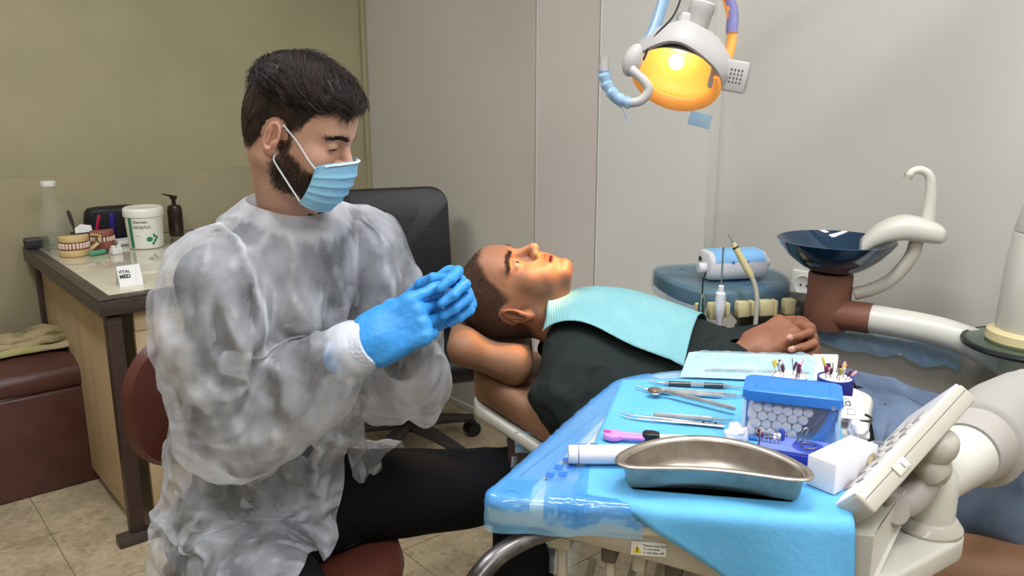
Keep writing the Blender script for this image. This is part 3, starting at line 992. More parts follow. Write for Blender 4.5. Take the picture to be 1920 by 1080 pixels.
tR, bR = V(*mp[56 * 45 + 2]), V(*mp[56 * 45 + 42]); tL, bL = V(*mp[2]), V(*mp[42])
for t_, b_, s in ((tR, bR, 1), (tL, bL, -1)):
    def lift(p):
        a = np.array([tuple(p)], np.float32); d = hf.sample(a)[0]
        if d < .003: p = p + V(*[float(k) for k in hf.grad(a)[0]]) * float(.003 - d)
        return H_O + H_R @ p
    up_ = [lift(V(p)) for p in spline([t_, V(s * .070, .022, -.002), V(s * .074, -.002, .014)], 6)]
    dn_ = [lift(V(p)) for p in spline([V(s * .073, -.006, -.046), V(s * .072, .004, -.062), b_], 6)]
    mid_ = [H_O + H_R @ V(p) for p in spline([V(s * .074, -.004, .010), V(s * .072, -.020, .0), V(s * .072, -.020, -.024), V(s * .073, -.010, -.040)], 4)]
    obj('ear_loop', MB().tube(up_ + mid_ + dn_, .0014, 6), MATS['mask_white'], mask)

# ---- gloved hands
def hand(Wp, fd, pn, ts, curls, thumb, sc=1.0, spread=0.0):
    """returns distance function of a hand: wrist, finger direction, palm normal, thumb side, per finger (mcp,pip,dip) degrees, thumb polyline in (fd,ts,pn)"""
    fd = V(fd).normalized(); pn = V(pn); pn = (pn - fd * pn.dot(fd)).normalized()
    t2 = fd.cross(pn); ts = t2 if t2.dot(V(ts)) > 0 else -t2
    Wp = V(Wp)
    L = lambda a, b, c: Wp + (fd * a + ts * b + pn * c) * sc
    chains = []
    for (off, adv, lens), cu, i in zip(((.029, .090, (.043, .026, .021)), (.009, .094, (.047, .029, .022)), (-.011, .090, (.043, .027, .021)), (-.030, .082, (.034, .021, .019))), curls, range(4)):
        p = L(adv - .012, off, 0); pts = [p, L(adv, off, -.002)]; a = 0
        sp = math.radians((1.5 - i) * spread)
        for ln, c in zip(lens, cu):
            a += math.radians(c)
            d = (fd * math.cos(sp) + ts * math.sin(sp)) * math.cos(a) + pn * math.sin(a)
            pts.append(pts[-1] + d * ln * sc)
        k = .92 if i == 3 else 1
        chains.append((pts, [.0098 * sc * k, .0100 * sc * k, .0090 * sc * k, .0082 * sc * k, .0070 * sc * k]))
    tpts = [L(*q) for q in thumb]
    chains.append((tpts, [.0145 * sc, .0115 * sc, .0098 * sc, .0078 * sc][:len(tpts)]))
    Rp = np.array(Matrix((fd, ts, pn)).transposed())
    tip = [(c[0][-1], c[0][-1] - c[0][-2]) for c in chains]
    def fn(P):
        d = d_box(P, L(.050, 0, .0), (.050 * sc, .040 * sc, .0145 * sc), .0138 * sc, Rp)
        d = smin(d, d_cone(P, L(-.04, 0, 0), L(.02, 0, 0), .0265 * sc, .026 * sc), .03)
        d = smin(d, d_ell(P, L(.034, .022, .010), (.032 * sc, .020 * sc, .014 * sc), Rp), .014)
        d = smin(d, d_ell(P, L(.035, -.024, .009), (.034 * sc, .014 * sc, .011 * sc), Rp), .014)
        fing = None
        for i, (pts, rad) in enumerate(chains):
            e = d_chain(P, pts, rad, .003)
            if i < 4:
                e = smin(e, np.linalg.norm(P - np.array(pts[1]), axis=-1) - .0108 * sc, .006)   # knuckle
                fing = e if fing is None else smin(fing, e, .0022)
            else:
                d = smin(d, e, .012)
        return smin(d, fing, .008)
    allp = [p for c in chains for p in c[0]] + [Wp - fd * .05]
    lo = [min(p[i] for p in allp) - .03 for i in range(3)]; hi = [max(p[i] for p in allp) + .03 for i in range(3)]
    return fn, lo, hi, tip
M('glove_blue', '3F9BE0', 0.42, col2='3891D8', nscale=18, bump=.2, bscale=70, sss=.08)
gr, lo, hi, tipR = hand(D_WR, (.82, .12, .40), (.05, 1, -.25), (0, 0, 1),
                  ((26, 22, 14), (62, 72, 40), (68, 78, 42), (70, 80, 45)),
                  ((.022, .020, .012), (.055, .036, .030), (.084, .030, .044), (.106, .022, .048)), 1.02)
gl, lo2, hi2, tipL = hand(D_WL, (.76, -.30, .50), (-.15, -.9, -.10), (-.3, 0, 1),
                  ((48, 52, 30), (56, 58, 34), (62, 62, 36), (64, 66, 40)),
                  ((.022, .020, .012), (.052, .040, .026), (.080, .040, .034), (.102, .030, .036)), 1.02, 2.0)
for fn, l, h_ in ((gr, lo, hi), (gl, lo2, hi2)):
    wr_ = lambda P, fn=fn: fn(P) + .0006 * fbm(P, 260, 6, 2)
    f_ = Field(wr_, l, h_, .0026)
    gP, gF = f_.surface(proj=1)
    obj('glove', npmesh('glove', gP, gF), MATS['glove_blue'], dentist)

# ---- shirt, trousers, shoes
M('black_cloth', '0B0B0D', 0.9, bump=.2, bscale=200, spec=.2)
M('black_trouser', '08090C', 0.85, bump=.25, bscale=260, spec=.2)
sf = Field(lambda P: smax(smin(d_torso(P, -.010), d_arms(P, -.010), .05), (.5 - P[..., 2]), .01), (-.75, 1.0, .45), (.05, 1.75, 1.3), .011)
sP, sF = sf.surface()
sP, sF = cull(sP, sF, ~((np.linalg.norm((sP - np.array(D_NEC))[:, :2], axis=1) < .1) & (sP[:, 2] > 1.19)))
obj('shirt', npmesh('shirt', sP, sF), MATS['black_cloth'], dentist)
def d_trs(P):
    d = smin(d_legs(P, .012), d_ell(P, D_PEL, (.18, .14, .12), Rt), .06)
    return d + .0035 * fbm(P, 38, 8, 2)
tf = Field(d_trs, (-.72, .88, .05), (.16, 1.84, .74), .011)
tP, tF = tf.surface()
tP, tF = cull(tP, tF, tP[:, 2] > .07)
obj('trousers', npmesh('trousers', tP, tF), MATS['black_trouser'], dentist)
for A_, fdir in ((D_AR, V(.6, -.8, 0)), (D_AL, V(.95, .2, 0))):
    fdir.normalize()
    ff = Field(lambda P: smax(smin(d_cone(P, A_ + V(0, 0, .0) - V(0, 0, .03), A_ + fdir * .02 - V(0, 0, .04), .05, .05), d_cone(P, A_ - fdir * .03 - V(0, 0, .048), A_ + fdir * .17 - V(0, 0, .052), .044, .036), .04), .004 - P[..., 2], .004),
               (A_.x - .3, A_.y - .3, -.01), (A_.x + .3, A_.y + .3, .13), .009)
    p_, f_ = ff.surface(); obj('shoe', npmesh('shoe', p_, f_), MATS['black_plastic'], dentist)

# ---- translucent non-woven gown, settled on the body
def gown_mat():
    m = bpy.data.materials.new('gown'); m.use_nodes = True
    nt = m.node_tree; L = nt.links.new
    b = nt.nodes['Principled BSDF']; out = nt.nodes['Material Output']
    b.inputs['Base Color'].default_value = (*srgb('DCDEE4'), 1); b.inputs['Roughness'].default_value = .55
    b.inputs['Specular IOR Level'].default_value = .35
    tr = nt.nodes.new('ShaderNodeBsdfTransparent')
    tl = nt.nodes.new('ShaderNodeBsdfTranslucent'); tl.inputs[0].default_value = (*srgb('E4E5EA'), 1)
    tc = nt.nodes.new('ShaderNodeTexCoord')
    n1 = nt.nodes.new('ShaderNodeTexNoise'); n1.inputs['Scale'].default_value = 13; n1.inputs['Detail'].default_value = 3
    n2 = nt.nodes.new('ShaderNodeTexNoise'); n2.inputs['Scale'].default_value = 170; n2.inputs['Detail'].default_value = 4; n2.inputs['Distortion'].default_value = 1.5
    L(tc.outputs['Object'], n1.inputs[0]); L(tc.outputs['Object'], n2.inputs[0])
    at = nt.nodes.new('ShaderNodeAttribute'); at.attribute_name = 'Col'      # green: seams plus painted fold and stand-off shading
    se = nt.nodes.new('ShaderNodeSeparateColor'); L(at.outputs['Color'], se.inputs[0])
    def mth(op, a, bb):
        k = nt.nodes.new('ShaderNodeMath'); k.operation = op
        for i, x in enumerate((a, bb)):
            if isinstance(x, float): k.inputs[i].default_value = x
            else: L(x, k.inputs[i])
        return k.outputs[0]
    mr = nt.nodes.new('ShaderNodeMapRange'); L(n1.outputs[0], mr.inputs[0])
    mr.inputs[1].default_value = .36; mr.inputs[2].default_value = .66; mr.inputs[3].default_value = .24; mr.inputs[4].default_value = .54
    f = mth('ADD', mr.outputs[0], mth('MULTIPLY', mth('SUBTRACT', n2.outputs[0], .5), .12))
    f = mth('ADD', f, se.outputs[1])
    n3 = nt.nodes.new('ShaderNodeTexNoise'); n3.noise_type = 'RIDGED_MULTIFRACTAL'
    for k_, v_ in (('Scale', 10.0), ('Detail', 1.6), ('Roughness', .45), ('Lacunarity', 2.2), ('Gain', 1.6), ('Distortion', .35)):
        if k_ in n3.inputs: n3.inputs[k_].default_value = v_
    mp3 = nt.nodes.new('ShaderNodeMapping'); mp3.inputs['Rotation'].default_value = (.35, .5, .6); mp3.inputs['Scale'].default_value = (1.5, 1.5, .8)
    L(tc.outputs['Object'], mp3.inputs[0]); L(mp3.outputs[0], n3.inputs['Vector'])
    r3 = nt.nodes.new('ShaderNodeMapRange'); r3.interpolation_type = 'SMOOTHSTEP'
    r3.inputs[1].default_value = .62; r3.inputs[2].default_value = 1.25
    L(n3.outputs[0], r3.inputs[0])
    f = mth('ADD', f, mth('MULTIPLY', r3.outputs[0], .16))  # crease highlights painted into the opacity
    mx = nt.nodes.new('ShaderNodeMixShader'); mx.inputs[0].default_value = .22
    L(b.outputs[0], mx.inputs[1]); L(tl.outputs[0], mx.inputs[2])
    m2 = nt.nodes.new('ShaderNodeMixShader')
    cl_ = nt.nodes.new('ShaderNodeClamp'); L(f, cl_.inputs[0]); cl_.inputs[1].default_value = .22
    L(cl_.outputs[0], m2.inputs[0]); L(tr.outputs[0], m2.inputs[1]); L(mx.outputs[0], m2.inputs[2])
    L(m2.outputs[0], out.inputs[0])
    bp = nt.nodes.new('ShaderNodeBump'); bp.inputs['Strength'].default_value = .25; bp.inputs['Distance'].default_value = .004
    L(n2.outputs[0], bp.inputs['Height'])
    bp2 = nt.nodes.new('ShaderNodeBump'); bp2.inputs['Strength'].default_value = .9; bp2.inputs['Distance'].default_value = .03
    L(n3.outputs[0], bp2.inputs['Height']); L(bp.outputs[0], bp2.inputs['Normal']); L(bp2.outputs[0], b.inputs['Normal'])
    MATS['gown'] = m
gown_mat()
def d_gown(P):
    d = smin(d_torso(P, .020), d_arms(P, .026, .55), .045)
    lap = d_chain(P, [D_HR, D_KR], [.118, .095], .03)
    lap = smin(lap, d_chain(P, [D_HL, D_KL], [.118, .092], .03), .13)
    d = smin(d, lap, .08)
    sk_ = d_cone(P, D_PEL + V(-.01, .0, .10), D_PEL + V(.0, -.03, -.22), .165, .185)
    d = smin(d, sk_, .06)
    return d
gf = Field(d_gown, (-.82, .98, .33), (.02, 1.80, 1.30), .0085)
gP, gF = gf.surface()
hp = np.array((-.240, 1.60, 0)); hn = np.array((.99, -.14, 0.0))
wob = .006 * fbm(gP, 14, 3, 1)
keep = (gP[:, 0] + wob < np.interp(gP[:, 1], [1.1, 1.3, 1.42, 1.6], [-.325, -.335, -.31, -.235])) | (gP[:, 2] > .80)
keep &= ~((gP[:, 0] < -.578) & (gP[:, 2] < .478 - 1.62 * (gP[:, 0] + .578)))
keep &= gP[:, 2] > .385 + .02 * np.sin(gP[:, 0] * 22)
nb = np.array(D_NEC)
rr = gP - nb
nc = rr @ np.array((.25 * DF.x, .25 * DF.y, .97))
keep &= ~((np.linalg.norm(rr[:, :2] - nc[:, None] * .3 * np.array((DF.x, DF.y)), axis=1) < .070) & (nc > -.06))
for w_, e_ in ((D_WR, D_ER), (D_WL, D_EL)):
    ax = (w_ - e_).normalized(); rel = (gP - np.array(w_)) @ np.array(ax)
    near = np.linalg.norm(gP - np.array(w_), axis=1) < .10
    keep &= ~(near & (rel > .004))
keep &= ~((gP[:, 1] > 1.40) & (gP[:, 2] < .53) & (gP[:, 0] > -.42))
gP, gF = cull(gP, gF, keep)
gP = smooth_rim(gP, gF, 25)
col = Field(lambda P: np.minimum(np.minimum(smin(d_torso(P, .004), d_arms(P, .004), .05), d_trs(P) - .008), np.maximum(np.linalg.norm(P[..., :2] - np.array((-.455, 1.475)), axis=-1) - .243, np.abs(P[..., 2] - .44) - .05)),
            (-.84, .96, .31), (.04, 1.82, 1.32), .010)
pin = (np.linalg.norm((gP - nb)[:, :2], axis=1) < .10) & (gP[:, 2] > 1.14)
for w_ in (D_WR, D_WL): pin |= np.linalg.norm(gP - np.array(w_), axis=1) < .058
exc = 1.07 + .05 * fbm(gP, 9, 14, 2)
exc = np.where(pin, 1.0, exc).astype(np.float32)
gN = normals_of(gP, gF)
def ridged(P, s, seed): return 1 - 2 * np.abs(fbm(P, s, seed, 1))
# folds run round the sleeves and across the lap
def along_dir(P, d, k):
    d = np.array(V(d).normalized(), np.float32); return P - k * (P @ d)[:, None] * d
wa = np.exp(-np.maximum(d_arms(gP), 0) / .02) * (d_arms(gP) < d_torso(gP))
wl = sm(.78 - gP[:, 2], 0, .12)
n_t = ridged(along_dir(gP, (.25, -.2, -1), .8), 52, 31)
n_a = ridged(along_dir(gP, (.5, .3, 1), .75), 58, 33)
n_l = ridged(along_dir(gP, (.75, -.35, -.55), .85), 52, 35)
mixn = n_t * (1 - wa) * (1 - wl) + n_a * wa + n_l * wl * (1 - wa)
sd0 = .006 + .011 * mixn
gP = np.where(pin[:, None], gP, gP + gN * sd0[:, None]).astype(np.float32)
g2 = drape(gP, gF, col, exc, .008, 50, .00018, pin, 3, .003, .95, .0, 3)
g2 = smooth_rim(lap(g2, gF, .2), gF, 8)
gN = normals_of(g2, gF)
m2 = ridged(along_dir(gP, (.25, -.2, -1), .7), 95, 41) * (1 - wa) * (1 - wl) + ridged(along_dir(gP, (.6, .2, .8), .7), 95, 43) * wa + ridged(along_dir(gP, (.75, -.35, -.55), .75), 90, 45) * wl * (1 - wa)
cr = .0040 * np.sign(m2) * np.abs(m2) ** 4
g2 = np.where(pin[:, None], g2, g2 + gN * cr[:, None])
for _ in range(4):
    off = col.sample(g2.astype(np.float32)); hit = off < .005
    g2[hit] += col.grad(g2[hit].astype(np.float32)) * (.006 - off[hit])[:, None]
off = col.sample(g2.astype(np.float32))
# seams: shoulder, armhole and sleeve lines plus neck and cuff tapes, drawn as denser web
def seg_d(P, pts):
    return d_chain(P, pts, [0.0] * len(pts), 0)
arm_ax = (D_SR - D_ER).normalized()
seam = np.zeros(len(g2))
sd = np.abs((gP - np.array(D_SR - DL * -.035)) @ np.array((DL * .8 + V(0, 0, .1) - DF * .0).normalized()))
seam = np.maximum(seam, np.exp(-(sd / .0045) ** 2) * (np.linalg.norm(gP - np.array(D_SR), axis=1) < .16) )
gcol = np.zeros((len(g2), 3)); gcol[:, 1] = seam * .5 + np.clip((off - .020) * 4.5, -.04, .22) + np.clip(cr * 75, -.02, .28)  # shading put into opacity: clinging cloth darker, stand-off and fold crests paler
gcol[:, 1] = np.maximum(gcol[:, 1], pin * .35)
gown = obj('gown', npmesh('gown', g2, gF, col=gcol), MATS['gown'], dentist)
sbd = gown.modifiers.new('smooth', 'SUBSURF'); sbd.levels = 1; sbd.render_levels = 1
M('cuff_white', 'C6CAD6', .85, bump=.4, bscale=200)
def ring_path(c, ax, r, n=28, fl=1.0, amp=.0):
    R = frame(ax); return [V(c) + R @ V(r * math.cos(2 * PI * k / n), fl * r * math.sin(2 * PI * k / n), amp * math.sin(k * 5)) for k in range(n + 1)]
for w_, e_ in ((D_WR, D_ER), (D_WL, D_EL)):
    ax = (w_ - e_).normalized()
    mb = MB(); mb.loft([ring_path(V(w_) + ax * t, ax, r, 28)[:-1] for t, r in ((-.02, .043), (-.008, .041), (.004, .038), (.012, .035), (.013, .031), (.0, .031))], True, (False, False))
    obj('cuff', mb, MATS['cuff_white'], gown)

# ------------------------------------------------------------------ reclined patient
P_HR = Matrix((V(0, -1, 0), V(.16, 0, .987), V(-.987, 0, .16))).transposed() @ rz(-13)
P_HO = V(.000, 1.765, .945)
P_NEC = V(.105, 1.74, .865); P_CHE = V(.27, 1.725, .815); P_BEL = V(.50, 1.69, .750); P_PEL = V(.74, 1.635, .668)
P_SR = V(.135, 1.575, .815); P_SL = V(.175, 1.90, .825)
P_ER = V(.33, 1.500, .735); P_WR = V(.487, 1.598, .866)
P_EL = V(.42, 1.955, .735); P_WL = V(.620, 1.705, .866)
P_HIR = V(.76, 1.545, .668); P_HIL = V(.77, 1.705, .668)
P_KR = V(1.12, 1.34, .66); P_KL = V(1.15, 1.535, .655)
P_AR = V(1.42, 1.10, .60); P_AL = V(1.45, 1.28, .60)
ax_ = (P_PEL - P_NEC).normalized()
PRm = np.array(Matrix((ax_, (V(0, 1, 0) - ax_ * ax_.y).normalized(), ax_.cross((V(0, 1, 0) - ax_ * ax_.y).normalized()))).transposed())
def d_ptorso(P, g=0.0):
    d = d_ell(P, P_CHE, (.21 + g, .175 + g, .108 + g), PRm)
    d = smin(d, d_ell(P, P_BEL, (.22 + g, .160 + g, .100 + g), PRm), .07)
    d = smin(d, d_ell(P, P_PEL, (.16 + g, .175 + g, .105 + g), PRm), .07)
    d = smin(d, d_cone(P, P_SR + V(0, .03, 0), P_SL - V(0, .03, 0), .062 + g, .062 + g), .06)
    return d
def d_parm(P, s, g=0.0):
    a = [P_SR, P_ER, P_WR] if s > 0 else [P_SL, P_EL, P_WL]
    return d_chain(P, a, [.054 + g, .042 + g, .028 + g * .6], .03)
def d_pleg(P, g=0.0):
    d = d_chain(P, [P_HIR, P_KR, P_AR], [.082 + g, .064 + g, .05 + g], .03)
    return np.minimum(d, d_chain(P, [P_HIL, P_KL, P_AL], [.082 + g, .064 + g, .05 + g], .03))
def d_pbody(P):
    d = smin(d_ptorso(P), np.minimum(d_parm(P, 1), d_parm(P, -1)), .04)
    return smin(d, d_pleg(P), .05)
P_Rn = np.array(P_HR)
nk = P_HR.transposed() @ (P_NEC + V(.03, 0, 0) - P_HO)
pf_ = Field(lambda P: d_head(P, .0032, .0024, .006, ((0, -.034, -.06), tuple(nk))), (-.11, -.17, -.22), (.11, .14, .14), .0023)
pP, pF = pf_.surface(); pN = normals_of(pP, pF)
x_, y_, z_ = np.abs(pP[:, 0]), pP[:, 1], pP[:, 2]
hl = np.interp(y_, [-.12, -.05, -.02, .012, .03, .05, .075, .10], [-.07, -.055, .012, .012, .022, .058, .083, .087])
ear_m = (x_ > .068) & ((((y_ + .016) / .027) ** 2 + ((z_ + .014) / .038) ** 2) < 1)
ph_m = np.where(ear_m, 0, sm(z_ - hl + .003 * fbm(pP, 90, 2, 2), -.012, .010))
bl = np.interp(y_, [-.02, .0, .02, .05, .07, .1], [-.01, -.02, -.045, -.066, -.052, -.05])
pb_m = sm(bl - z_, -.012, .012) * sm(y_, -.02, .005) * sm(z_, -.135, -.115)
pb_m = np.where(ear_m, 0, pb_m)
pc_ = head_colors(pP, 'A06F52', '2A1F1A', ph_m * .85, pb_m * .45, '97483C')
pbf = Field(d_pbody, (.0, 0.98, .48), (1.6, 2.05, 1.0), .013)
qP, qF = pbf.surface()
pPw = (pP @ P_Rn.T + np.array(P_HO)).astype(np.float32)
# bare hands, part of the body
hr, lo, hi, tR_ = hand(P_WR, (.86, .30, .36), (.25, .45, -.85), (0, 1, 0), ((30, 42, 25), (34, 48, 28), (38, 52, 28), (42, 54, 30)),
              ((.022, .020, .012), (.052, .042, .020), (.080, .046, .022), (.102, .040, .022)), 1.02, 2)
hl_, lo2, hi2, tL_ = hand(P_WL, (-.10, -1, .10), (-1, 0, -.25), (0, 0, 1), ((12, 48, 32), (10, 50, 34), (14, 52, 36), (18, 52, 36)),
              ((.020, .020, .012), (.046, .040, .034), (.066, .044, .060), (.080, .040, .082)), 1.0, 2)
hm = []
for fn, l, h_ in ((hr, lo, hi), (hl_, lo2, hi2)):
    f_ = Field(lambda P: fn(P) + .0004 * fbm(P, 300, 6, 2), l, h_, .0027); hm.append(f_.surface(proj=1))
vs = [pPw, qP - normals_of(qP, qF) * .006]; fs = [pF, qF + len(pPw)]; n0 = len(pPw) + len(qP)
cs = [pc_, np.repeat(np.array(srgb('A06F52'))[None], len(qP), 0)]
for (a, b), tips in zip(hm, (tR_, tL_)):
    vs.append(a); fs.append(b + n0); n0 += len(a)
    c = np.repeat(np.array(srgb('8A5A42'))[None], len(a), 0) * (1 + .08 * fbm(a, 120, 3, 2)[:, None])
    for tp_, td in tips:                                     # finger nails
        td = td.normalized()
        nd = np.linalg.norm(a - np.array(tp_), axis=1)
        c = np.where((nd < .0098)[:, None], c * .25 + np.array(srgb('CFA290')) * .75, c)
    cs.append(c)
patient = obj('person', npmesh('person', np.concatenate(vs), np.concatenate(fs), col=np.concatenate(cs)), MATS['skin_patient'])
setp(patient, 'reclined patient in dark shirt and jeans lying face up with clasped hands', 'person')
for s in (-1, 1):
    e = obj('eye', eye_mesh('2A180E'), MATS['eye_mat'], patient, loc=P_HO + P_HR @ V(s * .032, .0755, .002))
    e.rotation_euler = (P_HR @ rx(-4)).to_euler()
q, qn = scatter(pP, pF, pN, ph_m, 6000, 31)
dr = np.stack([0 * q[:, 0], .2 + 0 * q[:, 0], -.9 + .2 * rs.normal(size=len(q))], 1)
obj('cropped_hair', to_world(strands('s', q - qn * .0005, qn, dr, .0028 + .0015 * rs.rand(len(q)), .00042, .0012, 2), P_Rn, P_HO), MATS['hair_beard'], patient, kind='stuff')
q, qn = scatter(pP, pF, pN, pb_m, 1500, 33)
obj('stubble', to_world(strands('s', q - qn * .0005, qn, np.tile((0, .1, -1.), (len(q), 1)), .0015 + 0 * q[:, 0], .00025, .0006, 1), P_Rn, P_HO), MATS['hair_beard'], patient, kind='stuff')
obj('eyebrows', to_world(brows(pP, pF, pN, 800, 22, 1.0), P_Rn, P_HO), MATS['hair_dark'], patient)

# t-shirt and jeans settled on the body
M('shirt_dark', '222A28', .85, col2='1C2322', nscale=6, bump=.6, bscale=16, bdetail=1.5, spec=.25)
M('denim', '76879E', .85, col2='4C5A72', nscale=9, ndetail=6, nlo=.32, nhi=.7, bump=.3, bscale=420, spec=.2)
def d_shirt(P):
    d = smin(d_ptorso(P, .012), np.minimum(d_parm(P, 1, .018), d_parm(P, -1, .018)), .035)
    return d
sF_ = Field(d_shirt, (.0, 1.38, .58), (.98, 2.1, 1.0), .0095)
tP, tF = sF_.surface()
kp = tP[:, 0] < .745 + .01 * np.sin(tP[:, 1] * 40)
kp &= ~((np.linalg.norm((tP - np.array(P_NEC))[:, 1:], axis=1) < .085) & (tP[:, 0] < .16))
for w_, e_ in ((P_WR, P_ER), (P_WL, P_EL)):
    ax = (w_ - e_).normalized()
    arm_near = np.minimum(d_parm(tP, 1), d_parm(tP, -1)) < d_ptorso(tP) - .002
    kp &= ~(arm_near & (np.linalg.norm(tP - np.array(w_), axis=1) < .1) & ((tP - np.array(w_)) @ np.array(ax) > -.015))
tP, tF = cull(tP, tF, kp); tP = smooth_rim(tP, tF, 20)
tN = normals_of(tP, tF)
tP = (tP + tN * (.007 + .015 * ridged(along_dir(tP, (1, -.4, -.2), .65), 40, 51))[:, None]).astype(np.float32)
pin = tP[:, 0] < .07
t2 = drape(tP, tF, pbf, 1.10, .007, 30, .0003, None, 5, .002, .95, 0, 2)
shirt = obj('long_shirt', npmesh('shirt', lap(t2, tF, .3), tF), MATS['shirt_dark'], patient)
m_ = shirt.modifiers.new('smooth', 'SUBSURF'); m_.levels = 1; m_.render_levels = 1
def d_jean(P):
    return smin(d_pleg(P, .014), d_ell(P, P_PEL + V(.03, 0, 0), (.15, .185, .112), PRm), .035)
jf = Field(d_jean, (.55, 0.98, .46), (1.6, 2.0, .90), .011)
jP, jF = jf.surface()
jP, jF = cull(jP, jF, (jP[:, 0] > .685) & (jP[:, 0] < 1.46)); jP = smooth_rim(jP, jF, 20)
jN = normals_of(jP, jF)
jP = (jP + jN * (.004 + .006 * ridged(jP, 32, 61) + .003 * ridged(jP, 80, 62))[:, None]).astype(np.float32)
j2 = drape(jP, jF, pbf, 1.08, .009, 30, .0003, None, 6, .002, .95, 0, 2)
jn = obj('jeans', npmesh('jeans', lap(j2, jF, .3), jF), MATS['denim'], patient)
m_ = jn.modifiers.new('smooth', 'SUBSURF'); m_.levels = 1; m_.render_levels = 1
for A_ in (P_AR, P_AL):
    ff = Field(lambda P: smin(d_cone(P, A_ - V(.02, 0, 0), A_ + V(.07, 0, .0), .05, .046), d_cone(P, A_ + V(.07, 0, -.01), A_ + V(.12, 0, .15), .045, .036), .04), (A_.x - .12, A_.y - .1, A_.z - .1), (A_.x + .2, A_.y + .1, A_.z + .23), .009)
    p_, f_ = ff.surface(); obj('shoe', npmesh('shoe', p_, f_), MATS['black_plastic'], patient)

# ---- paper bib lying on his chest
M('bib', '80B6BB', .8, col2='78AEB4', nscale=14, bump=.0)
def bib_mat():
    m = MATS['bib']; nt = m.node_tree; b = nt.nodes['Principled BSDF']; L = nt.links.new
    tc = nt.nodes.new('ShaderNodeTexCoord'); w = nt.nodes.new('ShaderNodeTexWave'); w.inputs['Scale'].default_value = 62
    w.bands_direction = 'X'
    L(tc.outputs['Object'], w.inputs[0])
    bp = nt.nodes.new('ShaderNodeBump'); bp.inputs['Strength'].default_value = .25; bp.inputs['Distance'].default_value = .002
    L(w.outputs[0], bp.inputs['Height']); L(bp.outputs[0], b.inputs['Normal'])
bib_mat()
solid = Field(lambda P: np.minimum(np.minimum(d_shirt(P) - .004, smin(d_ptorso(P, .014), d_parm(P, 1, .02), .09)), d_cone(P, P_NEC + V(-.10, .005, .05), P_NEC + V(.03, 0, 0), .058, .064)), (-.02, 1.4, .66), (.62, 2.1, 1.05), .01)
def top_z(X, Y):
    z = np.full(X.shape, 1.04, np.float32)
    for _ in range(60):
        s = solid.sample(np.stack([X, Y, z], 1).astype(np.float32))
        z = np.where(s > .0006, z - np.clip(s, .0005, .02) * .8, z)
    return z
nu, nv = 70, 50
A_, B_, C_, D_ = V(.055, 1.665), V(.115, 1.905), V(.455, 1.865), V(.325, 1.535)
A_, B_, C_, D_ = (.062, 1.650), (.135, 1.905), (.465, 1.870), (.335, 1.530)
uu, vv = np.meshgrid(np.linspace(0, 1, nu + 1), np.linspace(0, 1, nv + 1), indexing='ij')
bx = (1 - uu) * ((1 - vv) * A_[0] + vv * B_[0]) + uu * ((1 - vv) * D_[0] + vv * C_[0])
by = (1 - uu) * ((1 - vv) * A_[1] + vv * B_[1]) + uu * ((1 - vv) * D_[1] + vv * C_[1])
by = by - .035 * np.sin(PI * np.clip(uu * 1.1, 0, 1)) * (1 - vv)
bz = top_z(bx.ravel(), by.ravel()).reshape(bx.shape)
for _ in range(6):                                           # paper is stiff: bridge the hollows
    s_ = bz.copy(); s_[1:-1, 1:-1] = (bz[2:, 1:-1] + bz[:-2, 1:-1] + bz[1:-1, 2:] + bz[1:-1, :-2]) / 4
    bz = np.maximum(s_, bz)
bz = bz + .004 + .003 * np.exp(-((vv - .55 + .12 * uu) / .02) ** 2) * uu + .0025 * np.abs(np.sin(uu * 3.1 + vv * 5)) 
mb = MB(); mb.add([(float(a), float(b), float(c)) for a, b, c in zip(bx.ravel(), by.ravel(), bz.ravel())],
                  [(i * (nv + 1) + j, (i + 1) * (nv + 1) + j, (i + 1) * (nv + 1) + j + 1, i * (nv + 1) + j + 1) for i in range(nu) for j in range(nv)])
bib = obj('dental_bib', mb, MATS['bib'], label='pale turquoise ribbed paper bib spread over the patient\'s chest', cat='bib', angle=80)
bib.modifiers.new('thickness', 'SOLIDIFY').thickness = .0012

# ------------------------------------------------------------------ dental chair
M('tan_vinyl', '8A6448', 0.6, col2='805C43', nscale=5, bump=.08, bscale=110)
M('unit_white', 'CFCCC0', 0.35, col2='C6C3B6', nscale=3, coat=.2)
M('unit_beige', 'B7B1A3', 0.4, col2='AFA99B', nscale=3, coat=.15)
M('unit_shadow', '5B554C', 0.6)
M('film_blue', '9CCBF2', 0.15, alpha=.45, alpha2=.60, nscale=6, nlo=.3, nhi=.7, spec=.6)
M('film_clear', 'C9D6DF', 0.1, alpha=.16, alpha2=.45, nscale=24, nlo=.4, nhi=.62, spec=.7, bump=.5, bscale=60)
ch = thing('dental_chair', 'tan vinyl dental treatment chair with headrest under the patient', 'dental chair', (.62, 1.66, 0))
# backrest stations: x, y centre, half width, z of the top
stn = [(-.085, 1.795, .05, .775), (-.075, 1.795, .085, .778), (-.04, 1.793, .125, .772), (.03, 1.785, .185, .752), (.12, 1.772, .245, .722), (.28, 1.745, .285, .668), (.48, 1.712, .29, .60), (.66, 1.685, .28, .555), (.70, 1.68, .27, .546)]
def slab_section(x, yc, hw, zt, th, r=.022, n=6):
    """rounded cross-section ring in the yz plane"""
    o = rrect(hw * 2, th, min(r, th * .48), n)
    return [V(x, yc + a, zt - th / 2 + b) for a, b in o]
def stations(k): return spline(stn, k)
bm = MB().loft([slab_section(x, y, max(.03, h), z, .075, .032) for x, y, h, z in stations(5)])
obj('back_cushion', bm, MATS['tan_vinyl'], ch, world=True)
bm = MB().loft([slab_section(x, y, max(.02, h + .006), z - .078, .030, .012) for x, y, h, z in stations(5)])
obj('back_shell', bm, MATS['unit_white'], ch, world=True)
